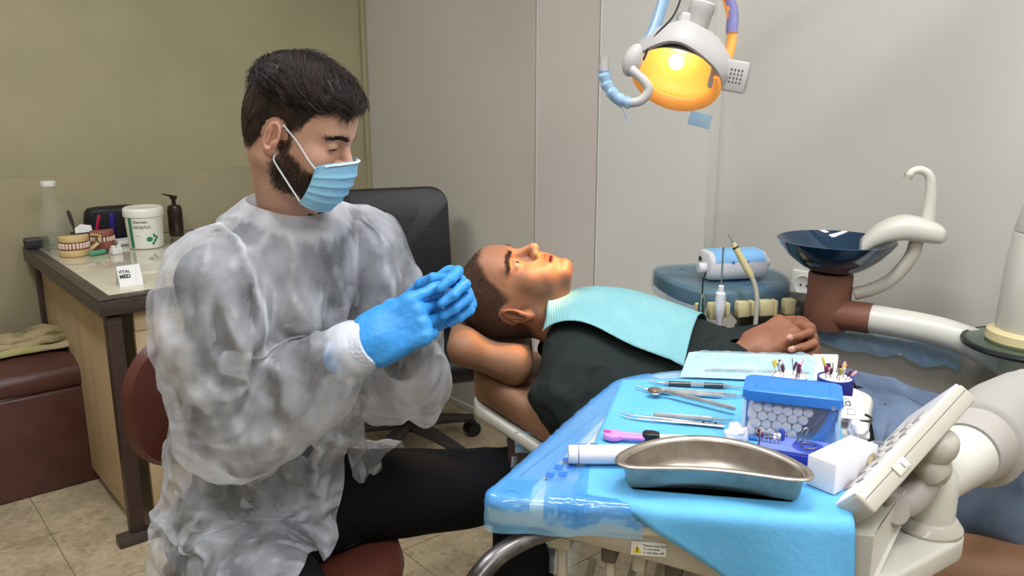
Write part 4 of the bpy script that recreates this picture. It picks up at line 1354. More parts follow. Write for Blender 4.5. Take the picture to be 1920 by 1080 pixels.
# seat: broad padded wedge, near edge towards the viewer
sst = [(.66, 1.64, .26, .555), (.74, 1.62, .29, .562), (.9, 1.57, .30, .572), (1.08, 1.48, .27, .578), (1.25, 1.38, .23, .565), (1.45, 1.24, .20, .54), (1.52, 1.2, .17, .53)]
bm = MB().loft([slab_section(x, y, h, z, .12, .05) for x, y, h, z in spline(sst, 5)])
obj('seat_cushion', bm, MATS['tan_vinyl'], ch, world=True)
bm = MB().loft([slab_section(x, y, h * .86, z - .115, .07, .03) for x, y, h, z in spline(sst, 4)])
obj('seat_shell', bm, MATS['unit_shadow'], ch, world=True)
obj('lift_column', MB().prism(rrect(.30, .26, .05, 5), .06, .46, .02, c=(.92, 1.55, 0)), MATS['unit_beige'], ch, world=True)
obj('base_plate', MB().prism(rrect(.62, .44, .10, 6), .0, .07, .02, c=(.90, 1.55, 0)), MATS['unit_beige'], ch, world=True)
obj('back_strut', MB().tube([(.90, 1.6, .42), (.62, 1.67, .46), (.38, 1.72, .56)], .035, 10), MATS['unit_shadow'], ch, world=True)
# headrest
def d_headrest(P):
    R = np.array(ry(24) @ rx(0))
    c = V(-.045, 1.775, .818)
    d = d_box(P, c, (.088, .125, .036), .034, R)
    d = smin(d, d_cone(P, c + V(-.058, -.11, .028), c + V(-.058, .11, .028), .026, .026), .04)
    d = smin(d, d_cone(P, c + V(.05, -.10, -.006), c + V(.05, .10, -.006), .030, .030), .04)
    d = smax(d, -(d_ell(P, P_HO + P_HR @ V(0, -.03, .01), (.104, .09, .099))), .02)
    return d
hr_f = Field(d_headrest, (-.2, 1.6, .72), (.11, 1.95, .93), .005)
a, b = hr_f.surface()
obj('headrest_cushion', npmesh('headrest', a, b), MATS['tan_vinyl'], ch, world=True)
obj('headrest_stem', MB().box((-.01, 1.79, .765), (.10, .06, .02), .006, ry(20)), MATS['chrome'], ch, world=True)
# dark lift post wrapped in plastic below the backrest
obj('wrapped_post', MB().box(V(.022, 1.66, .50), (.045, .05, .31), .006, ry(-4)), MATS['dark_wood'], ch, world=True)
def crumple(c, w, h, seed, dirx, amp=.012):
    dirx = V(dirx).normalized(); nn = V(dirx.y, -dirx.x, 0)
    def f(u, v):
        a = amp * (mnoise.noise(V(u * 4 + seed, v * 5, seed)) + .5 * abs(mnoise.noise(V(u * 9, v * 11 + seed, 2))))
        return V(c) + dirx * ((u - .5) * w) + V(0, 0, (v - .5) * h) + nn * (a + .012)
    return f
o = obj('clear_film', MB().grid(crumple((.075, 1.635, .495), .15, .29, 3.3, (1, -.12, 0), .03), 26, 34), MATS['film_clear'], ch, world=True)
o = obj('blue_film_band', MB().grid(crumple((.045, 1.625, .655), .075, .05, 7.7, (1, -.12, 0), .006), 14, 8), MATS['film_blue'], ch, world=True)

# ------------------------------------------------------------------ chair-side unit with spittoon
un = thing('spittoon_unit', 'beige chair-side dental unit cabinet with arm, column and glass shelf', 'dental unit', (.95, 1.82, 0))
ol = chaikin([(.63, 1.985), (.83, 1.895), (1.02, 1.80), (1.20, 1.665), (1.265, 1.66), (1.265, 1.70), (.76, 2.19), (.68, 2.16)], 3)
rings = []
for s, z in ((.97, .02), (1, .05), (1, .52), (1.0, .70), (.995, .755), (.97, .79), (.9, .803), (.5, .806)):
    cx, cy = .97, 1.86
    rings.append([V(cx + (x - cx) * s, cy + (y - cy) * s, z) for x, y in ol])
obj('cabinet', MB().loft(rings), MATS['unit_beige'], un, world=True, angle=50)
def strip(top, drop, w):                                    # film lying on the top edge and hanging over the front
    pass
fe = spline([(.665, 1.962), (.80, 1.902), (.92, 1.843), (1.02, 1.788)], 12)
def film_fn(u, v):
    i = u * (len(fe) - 1); k = min(int(i), len(fe) - 2); t = i - k
    x = fe[k][0] * (1 - t) + fe[k + 1][0] * t; y = fe[k][1] * (1 - t) + fe[k + 1][1] * t
    nrm = V(-.56, -.83, 0)
    hang = .030 + .025 * u + .018 * mnoise.noise(V(u * 7, 3, 1))
    s = v * (.07 + hang)
    if s < .07: p = V(x, y, .809) - nrm * (.07 - s - .005)
    else: p = V(x, y, .809 - (s - .07)) + nrm * (.004 + .010 * math.sin(min(1, (s - .07) / .05)))
    w = .006 * mnoise.noise(V(u * 16, v * 5, 9)) + .004 * mnoise.noise(V(u * 40, v * 9, 4))
    return p + nrm * (abs(w) + .003) + V(0, 0, abs(w) + .002)
obj('blue_film', MB().grid(film_fn, 70, 20), MATS['film_blue'], un, world=True, angle=80)
# white arm carrying the spittoon, brown sleeve on its end
M('sleeve_brown', '7A4E3B', 0.55, col2='6D4535', nscale=10)
armp = spline([(.735, 1.90, .86), (.83, 1.84, .862), (.95, 1.755, .855), (1.03, 1.69, .83), (1.07, 1.655, .805)], 8)
obj('spittoon_arm', MB().tube(armp[4:], [.033 + .012 * max(0, (i / 28 - .55)) for i in range(len(armp) - 4)], 16), MATS['unit_white'], un, world=True)
obj('arm_sleeve', MB().tube([V(p) for p in armp[:9]], .036, 16), MATS['sleeve_brown'], un, world=True)
bx_, by_ = .758, 1.905
obj('stand_sleeve', MB().lathe([(.03, .822), (.050, .824), (.0535, .84), (.0535, .88), (.050, .90), (.0505, .952), (.048, .958), (.03, .958)], 28, (bx_ - .005, by_, 0)), MATS['sleeve_brown'], un, world=True)
# column, cream ring, green glass shelf
M('cream_plastic', 'C9BC8E', 0.5)
M('glass_green', '7FA088', 0.05, trans=.85, ior=1.45, alpha=1.0)
px_, py_ = 1.06, 1.62
obj('glass_shelf', MB().prism([(px_ + .118 * math.cos(a), py_ + .118 * math.sin(a)) for a in [2 * PI * k / 48 for k in range(48)]], .862, .874, .004), MATS['glass_green'], un, world=True)
obj('shelf_rim', MB().tube([(px_ + .1195 * math.cos(a), py_ + .1195 * math.sin(a), .868) for a in [2 * PI * k / 48 for k in range(49)]], .0065, 8), MATS['black_plastic'], un, world=True)
obj('shelf_boss', MB().lathe([(.05, .80), (.05, .862)], 24, (px_, py_, 0)), MATS['unit_beige'], un, world=True)
obj('cream_ring', MB().lathe([(.03, .874), (.078, .874), (.082, .88), (.08, .896), (.07, .902), (.03, .902)], 36, (px_, py_, 0)), MATS['cream_plastic'], un, world=True)
obj('column_foot', MB().lathe([(.02, .90), (.064, .90), (.066, .905), (.062, 1.04), (.056, 1.10), (.0545, 1.101)], 32, (px_, py_, 0)), MATS['unit_white'], un, world=True)
obj('column_collar', MB().lathe([(.0545, 1.102), (.0555, 1.104), (.042, 1.17), (.040, 1.185), (.037, 1.187)], 32, (px_, py_, 0)), MATS['unit_white'], un, world=True)
obj('column_pole', MB().lathe([(.0365, 1.187), (.0365, 2.2), (.02, 2.2)], 28, (px_, py_, 0)), MATS['unit_white'], un, world=True)
cl_ = obj('column_clamp', MB().lathe([(.0365, 1.325), (.047, 1.326), (.048, 1.33), (.048, 1.375), (.047, 1.379), (.0365, 1.38)], 24, (px_, py_, 0)).box((px_ - .044, py_ - .01, 1.352), (.03, .03, .052), .005, rz(30)), MATS['unit_white'], un, world=True)
for z in (1.338, 1.366): obj('screw', MB().lathe([(.004, 0), (.004, .004)], 10, (px_ - .064, py_ - .02, z), frame(V(-.87, -.5, 0))), MATS['black_plastic'], cl_, world=True)
obj('side_joint', MB().tube([(px_, py_, 1.0), (px_ + .0, py_ - .08, 1.04)], .045, 18), MATS['unit_white'], un, world=True)
obj('film_cap', MB().lathe([(.0, .014), (.03, .010), (.046, 0), (.047, -.03)], 24, (px_, py_ - .082, 1.041), frame(V(0, -.9, .42))), MATS['film_blue'], un, world=True)

# blue glass bowl with its tap
M('glass_blue', '163A56', 0.06, trans=.35, ior=1.45, spec=.6, coat=.6)
bw = thing('glass_spittoon', 'round dark blue glass spittoon bowl', 'bowl', (bx_, by_, .958))
obj('bowl', MB().lathe([(.03, .0), (.045, .0), (.075, .016), (.105, .040), (.128, .068), (.1335, .078), (.1305, .0785), (.125, .068), (.10, .044), (.07, .021), (.04, .008), (.005, .006)], 56), MATS['glass_blue'], bw)
tp = thing('water_tap', 'beige curved spout tap leaning over the blue glass bowl', 'tap', (bx_ + .16, by_ - .05, .90))
# wide housing that reaches over the rim
hs = spline([(bx_ + .045, by_ - .03, 1.022, .020, .028), (bx_ + .075, by_ - .04, 1.052, .026, .036), (bx_ + .12, by_ - .05, 1.072, .028, .044), (bx_ + .165, by_ - .06, 1.070, .027, .046), (bx_ + .20, by_ - .07, 1.062, .022, .040), (bx_ + .212, by_ - .073, 1.060, .014, .028)], 5)
rg = []
for x, y, z, h, w in hs:
    d = V(.95, -.3, 0).normalized(); sd = V(-d.y, d.x, 0)
    rg.append([V(x, y, z) + sd * (w * math.copysign(abs(math.cos(a)) ** .7, math.cos(a))) + V(0, 0, h * math.copysign(abs(math.sin(a)) ** .7, math.sin(a))) for a in [2 * PI * k / 20 for k in range(20)]])
obj('housing', MB().loft(rg), MATS['unit_white'], tp, world=True)
tx, ty = bx_ + .178, by_ - .062
spt = spline([(tx, ty, 1.085), (tx, ty, 1.13), (tx - .002, ty, 1.165), (tx - .010, ty + .001, 1.192), (tx - .028, ty + .004, 1.203), (tx - .044, ty + .007, 1.199), (tx - .050, ty + .008, 1.19)], 6)
obj('spout', MB().tube(spt, [.0155 - .0065 * min(1, i / 22) for i in range(len(spt))], 14), MATS['unit_white'], tp, world=True)
obj('nozzle', MB().tube([(tx - .0505, ty + .008, 1.193), (tx - .053, ty + .009, 1.183)], [.0105, .0095], 12), MATS['unit_beige'], tp, world=True)
obj('drain_pipe', MB().tube(spline([(tx - .02, ty, 1.045), (tx - .03, ty, 1.005), (tx - .06, ty + .01, .955), (tx - .10, ty + .025, .925), (tx - .135, ty + .035, .912)], 6), .0155, 14), MATS['unit_beige'], tp, world=True)

# ------------------------------------------------------------------ assistant tray behind the patient
M('film_tray', '5E93B4', 0.12, alpha=.28, alpha2=.55, nscale=9, nlo=.35, nhi=.65, spec=.8, bump=.4, bscale=25)
M('tray_body', '6E7B74', 0.4, col2='56636B', nscale=7, nlo=.4, nhi=.6)
at = thing('assistant_tray', 'blue film wrapped assistant tray with cream instrument holders', 'instrument tray', (.55, 2.06, .84))
ao = chaikin([(.365, 2.215), (.44, 1.925), (.64, 1.965), (.72, 2.05), (.725, 2.20), (.62, 2.26), (.45, 2.26)], 3)
obj('tray', MB().prism(ao, .855, .90, .012), MATS['tray_body'], at, world=True)
ao2 = [(.545 + (x - .545) * 1.025, 2.09 + (y - 2.09) * 1.025) for x, y in ao]
fr = []
for ins, z in ((0, .845), (0, .895), (.008, .9035), (.03, .9045), (.08, .9045)):
    fr.append([V(x + .002 * mnoise.noise(V(x * 40, y * 40, z * 30)), y, z + .0035 * mnoise.noise(V(x * 45, y * 45, 2)) * (1 if z < .9 else .3)) for x, y in inset(ao2, ins)])
obj('tray_film', MB().loft(fr, True, (False, True)), MATS['film_tray'], at, world=True)
d1 = V(.99, .20, 0).normalized()
for i, (s, w, zz) in enumerate(((.012, .016, .028), (.055, .040, .04), (.082, .013, .036), (.125, .036, .038), (.148, .012, .036), (.183, .040, .038), (.207, .012, .04), (.246, .030, .038))):
    c = V(.435, 1.907, .868 - zz / 2 + .012) + d1 * s
    obj('holder', MB().box(c, (w * .92, .026, zz), .004, rz(math.degrees(math.atan2(d1.y, d1.x)))), MATS['cream_plastic'], at, world=True)
obj('bracket_arm', MB().tube([(.56, 2.1, .85), (.60, 2.08, .80), (.76, 2.02, .79)], .02, 10), MATS['unit_beige'], at, world=True)
# ultrasonic scaler box on it
M('scaler_white', 'DAD9DC', 0.35)
M('scaler_blue', '7EB4DF', 0.4)
M('print_blue', '2B5FA8', 0.5)
sbx = thing('scaler_unit', 'white and light blue ultrasonic scaler box on the assistant tray', 'scaler', (.565, 2.075, .905), 10)
def sect(w, d, h, r=.02, y0=0): return rrect(w, h, r, 5)
rg = []
for x, s in ((-.078, .80), (-.074, .93), (-.066, 1), (.066, 1), (.074, .93), (.078, .80)):
    rg.append([V(x, a * s, .038 + b * s) for a, b in rrect(.098, .074, .030, 6)])
obj('case', MB().loft(rg), MATS['scaler_white'], sbx)
rg = []
for x, s in ((-.0665, 1.0), (.0665, 1.0)):
    o = [(a * 1.012, b * 1.012) for a, b in rrect(.098, .074, .030, 8)]
    o = [p for p in o if p[1] > .008]
    o.sort(key=lambda p: p[0])
    rg.append([V(x, a, .038 + b) for a, b in o])
obj('blue_panel', MB().loft(rg, False, (False, False)), MATS['scaler_blue'], sbx)
obj('lettering', text_mesh('DTE', .010, bold=.0002), MATS['print_blue'], sbx, loc=(-.028, -.0395, .062), rot=(math.radians(58), 0, 0))
obj('lettering', text_mesh('D5', .007, bold=.0002), MATS['print_blue'], sbx, loc=(.045, -.0395, .063), rot=(math.radians(58), 0, 0))
for x in (-.02, .018): obj('button', MB().lathe([(.0038, 0), (.0038, .002)], 12, (x, -.0475, .05), rx(75)), MATS['print_blue'], sbx)
obj('knob', MB().lathe([(.014, 0), (.014, .016), (.011, .019), (0, .019)], 20, (-.078, -.012, .032), ry(-90)), MATS['scaler_white'], sbx)
obj('socket', MB().lathe([(.0055, 0), (.0055, .004)], 14, (-.077, .02, .05), ry(-90)), MATS['black_plastic'], sbx)
obj('end_knob', MB().lathe([(.013, 0), (.013, .014), (.010, .017), (0, .017)], 18, (.077, -.01, .04), ry(90)), MATS['scaler_white'], sbx)
# handpieces in the holders
hp1 = thing('suction_handpiece', 'white suction handpiece with a long thin steel tube', 'handpiece', (.488, 1.907, .82))
obj('body', MB().lathe([(.006, -.10), (.007, .02), (.0115, .03), (.0125, .055), (.0115, .08), (.007, .084), (.007, .098), (.003, .10)], 16, (.492, 1.890, .83)), MATS['scaler_white'], hp1, world=True)
obj('steel_tube', MB().tube([(.492, 1.890, .925), (.492, 1.892, 1.02)], .0023, 8), MATS['chrome'], hp1, world=True)
hp2 = thing('air_syringe', 'black tipped chrome air syringe at the end of the assistant tray', 'handpiece', (.45, 1.89, .80))
obj('body', MB().lathe([(.005, -.09), (.006, .0), (.008, .03), (.009, .05), (.006, .062), (.007, .07), (.004, .08)], 14, (.447, 1.885, .83)), MATS['chrome'], hp2, world=True)
obj('nozzle', MB().tube([(.447, 1.885, .905), (.4475, 1.885, .945), (.453, 1.885, .962)], .0018, 8), MATS['black_plastic'], hp2, world=True)
hp3 = thing('scaler_handpiece', 'cream scaler handpiece leaning left with a grey hose', 'handpiece', (.60, 1.90, .80))
h0, h1 = V(.568, 1.91, .945), V(.524, 1.93, 1.023)
dd = (h1 - h0)
obj('body', MB().tube([h0 + dd * t for t in (0, .1, .5, .85, 1)], [.0065, .0085, .0085, .0075, .005], 14), MATS['cream_plastic'], hp3, world=True)
obj('grip_ring', MB().tube([h0 + dd * .84, h0 + dd * .88], .0082, 14), MATS['black_plastic'], hp3, world=True)
obj('tip', MB().tube([h1, h1 + dd * .12, h1 + dd * .2 + V(-.003, 0, .004)], [.003, .002, .0012], 8), MATS['chrome'], hp3, world=True)
obj('hose', MB().tube(spline([h0, h0 + V(.008, -.004, -.02), h0 + V(.014, -.01, -.06), h0 + V(.012, -.012, -.14), h0 + V(.005, -.01, -.25)], 6), .0055, 10), MATS['unit_beige'], hp3, world=True)
for k, (x, zz) in enumerate(((.452, .70), (.494, .66), (.63, .70))):
    o = obj('hose', MB().tube(spline([(x, 1.893, .83), (x + .004, 1.895, .76), (x - .002, 1.90, zz), (x + .02, 1.96, .55)], 6), .006, 8), MATS['cable_grey'], at, world=True)
# grey motor housing and junction box under the tray
M('motor_grey', '5E574B', 0.55, col2='534D42', nscale=9)
mt = thing('suction_motor', 'grey ribbed suction motor housing below the assistant tray', 'motor', (.645, 2.06, .60))
obj('cap', MB().prism(rrect(.15, .13, .035, 5), .80, .845, .01, c=(.655, 2.05, 0)), MATS['motor_grey'], mt, world=True)
obj('lid', MB().prism(rrect(.13, .11, .03, 5), .845, .862, .006, c=(.655, 2.05, 0)), MATS['motor_grey'], mt, world=True)
obj('drum', MB().lathe([(.04, .60), (.075, .61), (.086, .66), (.088, .72), (.078, .78), (.06, .80)], 32, (.655, 2.05, 0)), MATS['motor_grey'], mt, world=True)
for k in range(9):
    a = math.radians(200 + 14 * k); c = V(.655 + .083 * math.cos(a), 2.05 + .083 * math.sin(a), .765)
    obj('vent_slot', MB().box(c, (.006, .010, .030), .001, rz(math.degrees(a) + 90)), MATS['black_plastic'], mt, world=True)
jb = thing('junction_box', 'grey junction box with pipe beside the brown spittoon stand', 'box', (.76, 2.06, .78))
obj('box', MB().box((.745, 2.07, .835), (.12, .09, .045), .006, rz(-30)), MATS['motor_grey'], jb, world=True)
obj('box_base', MB().box((.745, 2.07, .79), (.14, .10, .04), .006, rz(-30)), MATS['motor_grey'], jb, world=True)
obj('pipe', MB().tube([(.69, 2.09, .838), (.655, 2.06, .842)], .008, 10), MATS['unit_beige'], jb, world=True)
obj('bolt', MB().lathe([(.006, 0), (.006, .004)], 12, (.728, 2.021, .832), frame(V(-.5, -.87, 0))), MATS['black_plastic'], jb, world=True)

# ------------------------------------------------------------------ operating lamp
M('lamp_white', 'AEAAA6', 0.45)
M('lamp_glow', 'FFC870', 0.45, emit='FFA63A', estr=.2)
M('lamp_bulb', 'FFF0C0', 0.4, emit='FFE9B8', estr=16.0)
M('lamp_orange', 'F0A050', 0.35, emit='FF9A38', estr=.35)
M('lamp_dark', '5A4A45', 0.5)
M('film_violet', '7C86C0', 0.12, alpha=.55, alpha2=.85, nscale=14, nlo=.4, nhi=.6, spec=.7)
lp = thing('operating_lamp', 'lit dental operating lamp with film wrapped handle above the patient', 'lamp', (.33, 1.74, 1.40))
LC = V(.335, 1.74, 1.405)
LD_ = (P_HO + P_HR @ V(0, .09, -.05) - LC).normalized()
Dv = (LD_ * .62 + V(-.12, -.75, -.25)).normalized()          # the open side faces the patient and the viewer
RL = frame(Dv, (1, -.1, .12))
dish = []
for r, z in ((.004, -.056), (.03, -.053), (.055, -.043), (.073, -.026), (.083, -.006), (.087, .0), (.089, .0), (.086, -.012), (.075, -.034), (.056, -.051), (.03, -.061), (.004, -.064)):
    dish.append([LC + RL @ V(r * 1.0 * math.cos(a), r * .78 * math.sin(a), z) for a in [2 * PI * k / 40 for k in range(40)]])
obj('reflector', MB().loft(dish[:6], True, (True, False)), MATS['lamp_glow'], lp, world=True)
obj('reflector_shell', MB().loft(dish[5:], True, (False, True)), MATS['lamp_white'], lp, world=True)
obj('bulb', MB().sphere(LC + RL @ V(-.01, .008, -.03), (.016, .016, .016), 16, 10), MATS['lamp_bulb'], lp, world=True)
lip = []
for k in range(25):
    a = math.radians(165 + 210 * k / 24)
    lip.append(LC + RL @ V(.086 * math.cos(a), .070 * math.sin(a), .004))
obj('glowing_lip', MB().tube(lip, [.006 + .011 * math.sin(PI * k / 24) for k in range(25)], 12), MATS['lamp_orange'], lp, world=True)
hd = []
for s, z, w in ((1.0, .002, 0), (1.10, .004, .0), (1.20, -.008, .0), (1.20, -.045, .0), (.9, -.085, 0), (.4, -.098, 0)):
    hd.append([LC + RL @ V(.087 * s * math.cos(a), .068 * s * (.98 + .22 * max(0, math.sin(a)) ** 6) * math.sin(a) , z) for a in [math.radians(-4 + 188 * k / 24) for k in range(25)]])
obj('hood', MB().loft(hd, False, (False, False)), MATS['lamp_white'], lp, world=True, angle=35)
obj('tail_box', MB().box(LC + V(.105, -.012, .0), (.075, .06, .062), .006, rz(-18) @ ry(10)), MATS['lamp_white'], lp, world=True)
for r_ in range(4):
    for k in range(4):
        obj('vent_hole', MB().box(LC + V(.105, -.012, .0) + rz(-18) @ ry(10) @ V(.004 + .007 * k, -.0302, .012 - .008 * r_), (.003, .001, .004), 0, rz(-18) @ ry(10)), MATS['lamp_dark'], lp, world=True)
obj('neck_block', MB().box(LC + V(.018, .012, .083), (.05, .05, .075), .008, ry(14)), MATS['lamp_white'], lp, world=True)
obj('motor_cap', MB().lathe([(.022, -.03), (.024, .03), (.026, .034), (.026, .05), (.022, .054), (0, .054)], 24, LC + V(.035, 0, .09), ry(14)), MATS['lamp_white'], lp, world=True)
obj('yoke_arm', MB().tube(spline([LC + V(-.082, .02, .022), LC + V(-.06, .02, .06), LC + V(-.035, .03, .12), LC + V(0, .05, .25)], 6), [.020] * 19, 12, flat=.6), MATS['film_blue'], lp, world=True)
obj('yoke_core', MB().tube(spline([LC + V(-.082, .022, .022), LC + V(-.06, .022, .06), LC + V(-.035, .032, .12), LC + V(0, .052, .25)], 6), .015, 12, flat=.6), MATS['lamp_white'], lp, world=True)
obj('side_pod', MB().sphere(LC + V(-.088, .005, .030), (.021, .02, .034), 18, 12, ry(20)), MATS['lamp_white'], lp, world=True)
obj('yoke_arm', MB().tube(spline([LC + V(.112, .04, .03), LC + V(.120, .045, .075), LC + V(.112, .05, .14), LC + V(.06, .055, .25)], 6), .014, 12, flat=.7), MATS['lamp_orange'], lp, world=True)
obj('yoke_film', MB().tube(spline([LC + V(.1195, .045, .085), LC + V(.115, .05, .14), LC + V(.06, .055, .25)], 6), .017, 12, flat=.7), MATS['film_violet'], lp, world=True)
obj('suspension_arm', MB().tube([LC + V(.02, .055, .25), LC + V(.10, .06, .33), LC + V(.725, -.12, .60)], .022, 14), MATS['lamp_white'], lp, world=True)
obj('cable', MB().tube(spline([LC + V(-.07, -.01, .03), LC + V(-.05, -.02, .075), LC + V(-.01, -.01, .12), LC + V(.02, .03, .20)], 6), .0022, 6), MATS['black_plastic'], lp, world=True)
hnd = spline([LC + V(-.095, -.02, .012), LC + V(-.072, -.035, -.010), LC + V(-.062, -.04, -.030), LC + V(-.078, -.04, -.050), LC + V(-.108, -.035, -.052), LC + V(-.138, -.025, -.028), LC + V(-.150, -.02, .004), LC + V(-.149, -.02, .036)], 6)
obj('handle', MB().tube(hnd, .0095, 12), MATS['lamp_white'], lp, world=True)
hf_ = [V(p) for p in hnd[22:38]]
obj('handle_film', MB().tube(hf_, [.012 + .002 * math.sin(i * 2.1) for i in range(len(hf_))], 12), MATS['film_blue'], lp, world=True)
def flap(u, v):
    p = hf_[3].lerp(hf_[9], u)
    return p + V(.010 * v + .01 * math.sin(u * 4) * v, -.004 * v, -.012 - (.036 - .024 * u) * v)
obj('film_flap', MB().grid(flap, 8, 6), MATS['film_violet'], lp, world=True)
obj('glass_tab', MB().box(LC + V(.045, -.035, -.088), (.045, .004, .028), .001, ry(14)), MATS['film_tray'], lp, world=True)
ld = bpy.data.lights.new('lamp_beam', 'SPOT'); ld.energy = LIGHT_LAMP; ld.color = (1.0, .50, .16)
ld.spot_size = math.radians(22); ld.spot_blend = .35; ld.shadow_soft_size = .03
lo_ = bpy.data.objects.new('lamp_beam', ld); COL.objects.link(lo_)
lo_.parent = lp
tgt = P_HO + P_HR @ V(.01, .10, -.075)
lo_.matrix_basis = mw(lp).inverted() @ (Matrix.Translation(LC + LD_ * .07) @ (tgt - LC).to_track_quat('-Z', 'Y').to_matrix().to_4x4())

# ------------------------------------------------------------------ delivery unit: instrument table on its arm
M('print_dark', '2A2A2A', 0.6)
M('sticker_yellow', 'D8C22A', 0.5)
M('paper_white', 'E4E3DF', 0.6)
M('film_edge', '86C6F0', 0.12, alpha=.38, alpha2=.52, nscale=7, nlo=.3, nhi=.7, spec=.8)
M('film_deep', '4F9FE4', 0.12, alpha=.50, alpha2=.66, nscale=7, nlo=.3, nhi=.7, spec=.8)
M('film_mark', '2F6FC0', 0.3)
du = thing('delivery_unit', 'beige dental delivery table on a bellows arm in the foreground', 'delivery unit', (.29, 1.12, .76))
TZ = .875
t_out = [(-.04, .955), (.17, .925), (.395, .893), (.44, .965), (.488, 1.06), (.56, 1.21), (.615, 1.32), (.575, 1.41), (.44, 1.452), (.28, 1.437), (.185, 1.39), (.11, 1.25), (.035, 1.10)]
def corner_round(pts, it=3):
    q = []
    n = len(pts)
    for i in range(n):                                   # densify so that rounding stays near the corners
        a, b = V(pts[i]), V(pts[(i + 1) % n]); q += [tuple(a.lerp(b, t)) for t in (0, .34, .67)]
    return chaikin(q, it)
t_o = corner_round(t_out, 2)
obj('table_rim', MB().prism(t_o, TZ - .040, TZ, .011, 4), MATS['unit_white'], du, world=True)
obj('table_bed', MB().prism(inset(t_o, .016), TZ - .012, TZ + .0015, .001, 1), MATS['unit_white'], du, world=True)
h_o = inset(t_o, .012)
def zb(x): return .838 - .24 * max(0, min(.38, x + .03))
rg = []
for k, ins in ((0, 0), (.15, .001), (.85, .006), (.97, .014), (1, .03)):
    rg.append([V(x, y, (TZ - .042) * (1 - k) + zb(x) * k) for x, y in inset(h_o, ins)])
rg.reverse()
obj('hull', MB().loft(rg), MATS['unit_beige'], du, world=True, angle=60)
# warning sticker on the hull's front
fd_ = V(.9906, -.137, 0).normalized(); fn_ = V(fd_.y, -fd_.x, 0)
Rs = Matrix((fd_, V(0, 0, 1), fn_)).transposed()
s0 = V(-.04, .955, 0) + fd_ * .213 - fn_ * .0118 + V(0, 0, .814)
stk = obj('warning_sticker', MB().box((0, 0, 0), (.044, .019, .0006), .0002), MATS['paper_white'], du, label='small white warning sticker')
stk.matrix_basis = mw(du).inverted() @ (Matrix.Translation(s0) @ Rs.to_4x4())
obj('triangle', MB().add([(-.020, -.0065, .0006), (-.0085, -.0065, .0006), (-.01425, .0045, .0006)], [(0, 1, 2)]), MATS['sticker_yellow'], stk)
obj('exclamation', text_mesh('!', .009, bold=.0003), MATS['print_dark'], stk, loc=(-.01425, -.0022, .0008))
for i, tx_ in enumerate(('Please stop foot', 'if overtime,', 'it will take off!')):
    obj('lettering', text_mesh(tx_, .0045, 'LEFT', .00008), MATS['print_dark'], stk, loc=(-.0065, .0048 - i * .005, .0006))
# barrier film strips over the left and back rim
bed = None
def rim_path(p0, p1, n):
    """points along the tray outline between the vertices nearest p0 and p1, going clockwise (front to back on the left)"""
    k0 = min(range(len(t_o)), key=lambda i: (V(t_o[i]) - V(p0)).length); k1 = min(range(len(t_o)), key=lambda i: (V(t_o[i]) - V(p1)).length)
    seq = []; i = k0
    while i != k1: seq.append(t_o[i]); i = (i - 1) % len(t_o)
    seq.append(t_o[k1])
    L = [0]
    for a, b in zip(seq, seq[1:]): L.append(L[-1] + (V(b) - V(a)).length)
    out = []
    for j in range(n + 1):
        s = L[-1] * j / n; m = max(0, min(len(seq) - 2, next((q for q in range(len(L) - 1) if L[q + 1] >= s), len(seq) - 2)))
        t = (s - L[m]) / max(1e-9, L[m + 1] - L[m]); a, b = V(seq[m]), V(seq[m + 1])
        d = (b - a).normalized(); out.append((a.lerp(b, t), V((-d.y, d.x))))     # outward for this direction
    return out
def film_strip(p0, p1, inner, hang, mat, seed, n=60, lift=.0025, m=16):
    rp = rim_path(p0, p1, n)
    cen = V((.29, 1.12))
    def f(u, v):
        p, nn = rp[min(n, int(round(u * n)))]
        if nn.dot(cen - p) > 0: nn = -nn
        h = hang * (.75 + .5 * mnoise.noise(V(u * 5 + seed, seed, 0)) + .3 * mnoise.noise(V(u * 13, seed, 2)))
        tot = inner + .012 + max(.004, h); s = v * tot
        if s < inner: q, z = -(inner - s) - .008, TZ + lift
        elif s < inner + .014:
            a = (s - inner) / .014 * PI / 2; q, z = -.008 + .011 * math.sin(a), TZ + lift - .011 * (1 - math.cos(a))
        else: q, z = .0045, TZ + lift - .011 - (s - inner - .014)
        w = .0018 * mnoise.noise(V(u * 22 + seed, v * 3, 1)) + .0012 * mnoise.noise(V(u * 50, v * 8 + seed, 5))
        if s < inner: z += abs(w) * .8
        else: q += abs(w) * 2.2
        return V(p.x + nn.x * q, p.y + nn.y * q, z)
    return MB().grid(f, n, m)
obj('barrier_film', film_strip((.16, .927), (.50, 1.44), .052, .045, MATS['film_edge'], 2.2, 110), MATS['film_edge'], du, world=True, angle=85)
obj('barrier_film', film_strip((.02, .947), (.24, 1.425), .040, .012, MATS['film_deep'], 5.1, 90, .0045), MATS['film_deep'], du, world=True, angle=85)
obj('barrier_film', film_strip((.27, .911), (.06, .941), .006, .028, MATS['film_deep'], 8.4, 40, .0062), MATS['film_deep'], du, world=True, angle=85)
obj('barrier_film', film_strip((.085, .938), (.035, .945), .09, .03, MATS['film_deep'], 3.4, 14, .0080), MATS['film_deep'], du, world=True, angle=85)
ml = V(.23, .42, 0).normalized(); mr_ = V(ml.y, -ml.x, 0)
for k in range(5):
    for s in (0, 1):
        c = V(.02, .985, TZ + .0088) + ml * (.03 + k * .026 + s * .010) + mr_ * (.018 + s * .014)
        obj('print_mark', MB().box(c, (.011, .013, .0006), 0, rz(math.degrees(math.atan2(mr_.y, mr_.x)) + 14)), MATS['film_mark'], du, world=True)
